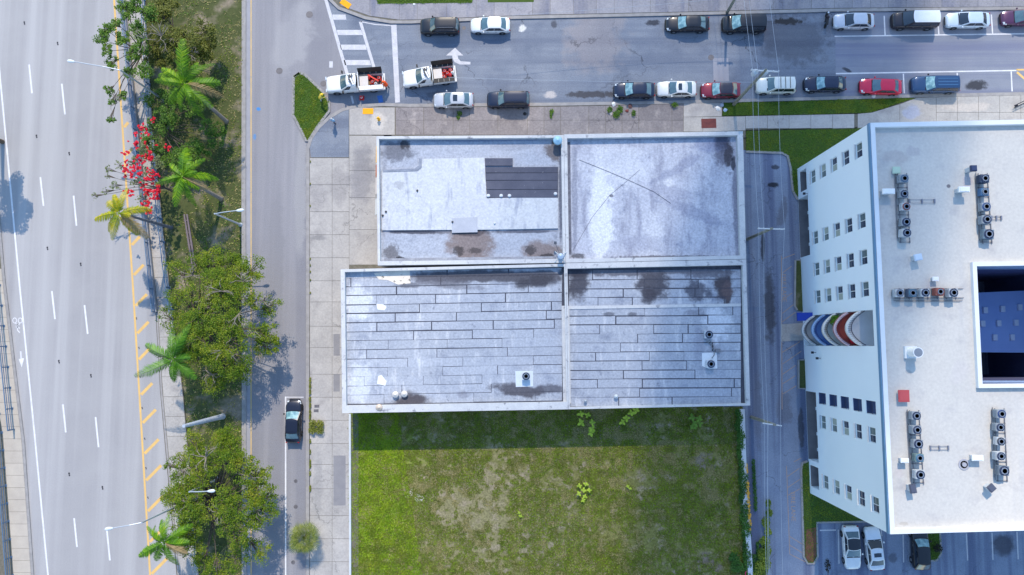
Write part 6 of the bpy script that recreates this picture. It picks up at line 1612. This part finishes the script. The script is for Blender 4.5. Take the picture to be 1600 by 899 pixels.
def grass(poly_px, z, n, size, mats, label, thresh=.0, dry=.0, seed=1, ymax=930):
    """thousands of blades as one mesh; mats: list of leaf materials picked by patch"""
    W_ = [G(x, min(y, ymax), z) for x, y in poly_px]; A_ = np.array([(p.x, p.y) for p in W_]); lo, hi = A_.min(0), A_.max(0)
    g = np.random.default_rng(seed); P_ = g.uniform(lo, hi, (n, 2)); P_ = P_[in_poly(P_, A_)]
    nz = .36 * value_noise(P_, 3.1, seed + 1) + .34 * value_noise(P_, .9, seed + 2) + .30 * value_noise(P_, .33, seed + 3)
    if dry:
        c_ = G(735, 790, 0); nz = nz - dry * np.exp(-(((P_[:, 0] - c_.x) / 8.5) ** 2 + ((P_[:, 1] - c_.y) / 6.0) ** 2))
    P_ = P_[nz > thresh]; nz = nz[nz > thresh]; m = len(P_)
    a = g.uniform(0, 6.283, m); L_ = size * g.uniform(.5, 1.3, m) * (.6 + .8 * nz); w_ = L_ * .28
    u = np.stack([np.cos(a), np.sin(a)], 1); v = np.stack([-u[:, 1], u[:, 0]], 1)
    hz = L_ * g.uniform(.25, .8, m)
    V = np.zeros((m, 3, 3)); V[:, 0, :2] = P_ - v * w_[:, None]; V[:, 1, :2] = P_ + v * w_[:, None]; V[:, 2, :2] = P_ + u * L_[:, None]
    V[:, :2, 2] = z - .01; V[:, 2, 2] = z + hz
    c0 = V.reshape(-1, 3).mean(0); c0[2] = z; V -= c0
    me = bpy.data.meshes.new('grass'); me.vertices.add(3 * m); me.loops.add(3 * m); me.polygons.add(m)
    me.vertices.foreach_set('co', V.ravel()); me.loops.foreach_set('vertex_index', np.arange(3 * m)); me.polygons.foreach_set('loop_start', np.arange(0, 3 * m, 3)); me.polygons.foreach_set('loop_total', np.full(m, 3))
    q = .45 * value_noise(P_, 4.7, seed + 7) + .55 * value_noise(P_, .7, seed + 8) + g.uniform(-.15, .15, m)
    mi = np.clip(((q - .5) * 1.8 + .5) * len(mats), 0, len(mats) - 1).astype(np.int32)
    me.polygons.foreach_set('material_index', mi)
    for x in mats: me.materials.append(x)
    me.update(); o = bpy.data.objects.new('grass', me); col.objects.link(o); o.location = c0
    return tag(o, label, 'grass', kind='stuff')
gA = leafmat('grass_bright', [C(96, 130, 12), C(118, 148, 16), C(134, 158, 20), C(156, 168, 34)], .2); gB = leafmat('grass_mid', [C(82, 108, 14), C(104, 124, 20), C(124, 132, 30)], .2); gC = leafmat('grass_dry', [C(150, 140, 84), C(126, 124, 66), C(170, 158, 110), C(108, 116, 48)], .2)
gE = leafmat('grass_olive', [C(76, 84, 22), C(98, 102, 36), C(118, 112, 52)], .2)
gD = leafmat('grass_lawn', [C(66, 100, 24), C(82, 114, 28), C(98, 126, 32)], .2)
grass(lot, .05, 360000, .14, [gC, gE, gA, gB, gE, gB, gE, gC], 'patchy green and straw grass filling the vacant lot', thresh=.34, dry=.06, seed=3)
grass([(545, 640), (620, 640), (660, 899), (548, 930)], .05, 40000, .2, [gA, gA, gB], 'lush bright grass along the left edge of the vacant lot', thresh=.3, seed=9)
grass(isl, .1, 9000, .15, [gD, gB], 'short lawn on the kerbed corner island', seed=4)
grass(g1, .12, 16000, .14, [gD, gD, gB], 'mown grass strip beside the red and teal cars', seed=5)
grass(g2, .12, 26000, .14, [gD, gD, gB], 'mown grass at the corner of the white building', seed=6)
grass(g3, .12, 14000, .15, [gD, gB], 'grass around the corner of the white building by the car park', seed=7)
grass(med_poly, .1, 90000, .2, [gB, gC, gD, gC], 'rough mixed grass on the median under the trees', thresh=.42, seed=8, ymax=940)
grass([(580, -30), (741, -30), (738, 4.5), (590, 6)], .135, 8000, .16, [gD], 'grass verge behind the far pavement', seed=12)
grass(g4, .12, 1500, .16, [gD], 'grass on the little planted island in the car park', seed=13)

# low walls of the lot
def low_wall(line, wd, h, label, mat):
    pts = [G(x, y, h) for x, y in line]; b = MB()
    for a, c_ in zip(pts[:-1], pts[1:]):
        d = c_ - a; n = Vector((-d.y, d.x, 0)).normalized() * wd / 2; b.prism([a + n, c_ + n, c_ - n, a - n], -.05, h)
    return tag(b.build('low_wall', mat), label, 'wall')
m_lw = pm('limewashed_wall', C(206, 210, 212), C(168, 176, 186), scale=1.2, amt=.7, fine=.12)
low_wall([(546.5, 647), (547, 950)], .22, .35, 'low pale blue wall between pavement and vacant lot', m_lw)
low_wall([(1160, 640), (1161.5, 700), (1166, 790), (1172, 880), (1175, 960)], .55, .7, 'low white wall overgrown with creeper between lot and alley', m_lw)
m_creep = leafmat('creeper', [C(40, 76, 26), C(62, 104, 36), C(84, 124, 44)], .2); m_yf = leafmat('yellow_flower', [C(226, 170, 40), C(240, 190, 70), C(206, 150, 40)], .2)
bush('creeper', 'green creeper along the inner side of the white lot wall', 'creeper', [(1152 + (y_ - 640) * .055 + rng.uniform(-2, 3), y_, rng.uniform(.3, .6), .6, rng.uniform(.5, 1.0)) for y_ in range(646, 905, 7)] + [(1146, 870, .7, .6, .6), (1150, 884, .8, .7, .7), (1154, 666, .6, .6, .6)], m_creep, .17, 200)
bush('creeper', 'thin green creeper on the alley side of the white lot wall', 'creeper', [(1175 + (y_ - 700) * .05, y_, .2, .4, .5) for y_ in list(range(722, 800, 8)) + list(range(850, 900, 8))] + [(1174, 872, .6, .6, .6), (1178, 890, .8, .8, .6)], m_creep, .17, 150)
bush('flowering_vine', 'yellow flowering vine lying along the top of the lot wall', 'vine', [(1164 + (y_ - 730) * .05, y_ + rng.uniform(-2, 2), rng.uniform(.16, .3), .32, .85) for y_ in list(range(728, 738, 5)) + list(range(752, 830, 6))], m_yf, .15, 200)
bush('alley_shrub', 'ragged yellow-green shrubs growing in the alley asphalt', 'shrub', [(1199, 786, .3, .5, .7), (1195, 815, .5, .7, .8), (1198, 830, .4, .5, .8), (1193, 845, .6, .6, .8), (1191, 865, .7, .8, .9), (1188, 885, .8, .9, .9), (1184, 899, .9, .9, .9), (1200, 800, .4, .5, .7), (1196, 858, .5, .6, .9), (1194, 878, .6, .7, .9)], leafmat('ragged_shrub', [C(66, 92, 30), C(108, 128, 44), C(156, 164, 50)]), .2, 230)
p = G(1168, 896, .5); t = thing('pink_bin', (p.x, p.y, .05), 'pink round tub in the lot corner against the white wall', 'tub')
MB().lathe((0, 0, 0), [(.22, 0), (.3, .55), (.32, .6), (.26, .6), (.22, .1)], 18).build('tub', plain(C(220, 50, 110), .5), t, True)
# litter
m_lit = plain(C(232, 230, 226), .6)
def litter(x, y, s, lab, c=None):
    p = G(x, y, .15); b = MB(); n = 7
    vs = [(p.x + s * rng.uniform(.5, 1) * math.cos(6.28 * k / n), p.y + s * rng.uniform(.5, 1) * math.sin(6.28 * k / n), .135 + rng.uniform(0, .06)) for k in range(n)] + [(p.x, p.y, .14 + s * .5)]
    b.add(vs, [(k, (k + 1) % n, n) for k in range(n)] + [tuple(range(n - 1, -1, -1))])
    tag(b.build('litter_bag', plain(c or C(226, 226, 224), .5)), lab, 'litter', 'litter on the pavements')
for x, y, s, lab, c in [(959, 163, .35, 'white plastic bag by the weeds near the navy sedan', None), (984, 166, .4, 'brown paper sack among weeds behind the navy sedan', C(110, 78, 74)), (955, 178, .25, 'pale wrapper between weed tufts near the navy sedan', C(206, 196, 190)), (980, 174, .3, 'rust coloured sack among weeds by the navy sedan', C(120, 60, 56)), (1122, 170, .4, 'white rubbish sack at the foot of the leaning utility pole', None), (1128, 164, .35, 'grey rubbish sack at the foot of the leaning utility pole', C(176, 184, 196)), (1133, 172, .3, 'pale blue rubbish sack beside the leaning pole foot', C(150, 176, 206)), (820, 178, .3, 'black rubbish sack on the pavement behind the navy SUV', C(24, 24, 28)), (647, 7, .2, 'white scrap of litter on the far pavement', None), (1365, 150, .35, 'grey concrete stub under the bright red sedan tail', C(190, 188, 190))]:
    litter(x, y, s, lab, c)
for k, (x, y) in enumerate([(495, 635), (494, 642)]):
    p = G(x, y, .13); MB().box((p.x, p.y, .138), (.55, .32, .02)).build('drain_cover', m_iron, wp)
p = G(1595, 163, .14); b = MB()
for s_ in (-.12, .12): b.tube([G(1585, 167 + s_ * 14, .5), G(1625, 148 + s_ * 14, .5)], .05, 8)
for x, y in ((1588, 165.5), (1620, 150)): q = G(x, y, .3); b.box((q.x, q.y, .32), (.1, .3, .4), R(25))
tag(b.build('bike_rack', plain(C(40, 42, 54), .4, .4)), 'dark twin-bar rack on the pavement beside the white building', 'rack')

# ------------------------------------------------------------------ the cloud that dims the right of the scene
def cloud(tx, ty, alt, rx, ry, rz_, dens, lab):
    c = Vector((tx, ty, 0)) + SUNV * (alt / SUNV.z)
    bm = bmesh.new(); bmesh.ops.create_icosphere(bm, subdivisions=4, radius=1)
    for v in bm.verts:
        k = 1 + .22 * mnoise.noise(v.co * 1.7 + Vector((tx, 0, 0))) + .1 * mnoise.noise(v.co * 4.1)
        v.co = Vector((v.co.x * rx, v.co.y * ry, v.co.z * rz_)) * k
    me = bpy.data.meshes.new('cloud'); bm.to_mesh(me); bm.free()
    m = bpy.data.materials.new('cloud_vapour'); m.use_nodes = True; N = m.node_tree.nodes; N.remove(N['Principled BSDF'])
    v = N.new('ShaderNodeVolumePrincipled'); v.inputs['Density'].default_value = dens; v.inputs['Color'].default_value = (1, 1, 1, 1); v.inputs['Anisotropy'].default_value = .5
    m.node_tree.links.new(v.outputs[0], N['Material Output'].inputs['Volume']); me.materials.append(m)
    o = bpy.data.objects.new('cloud', me); col.objects.link(o); o.location = c; o.rotation_euler = (0, 0, R(-15))
    return tag(o, lab, 'cloud', kind='stuff')
cloud(24, 4, 260, 29, 80, 7, .022, 'broad thin veil of cloud over the alley side of the block')
cloud(30, 8, 290, 12.5, 66, 6, .12, 'narrow thicker cloud above the alley')
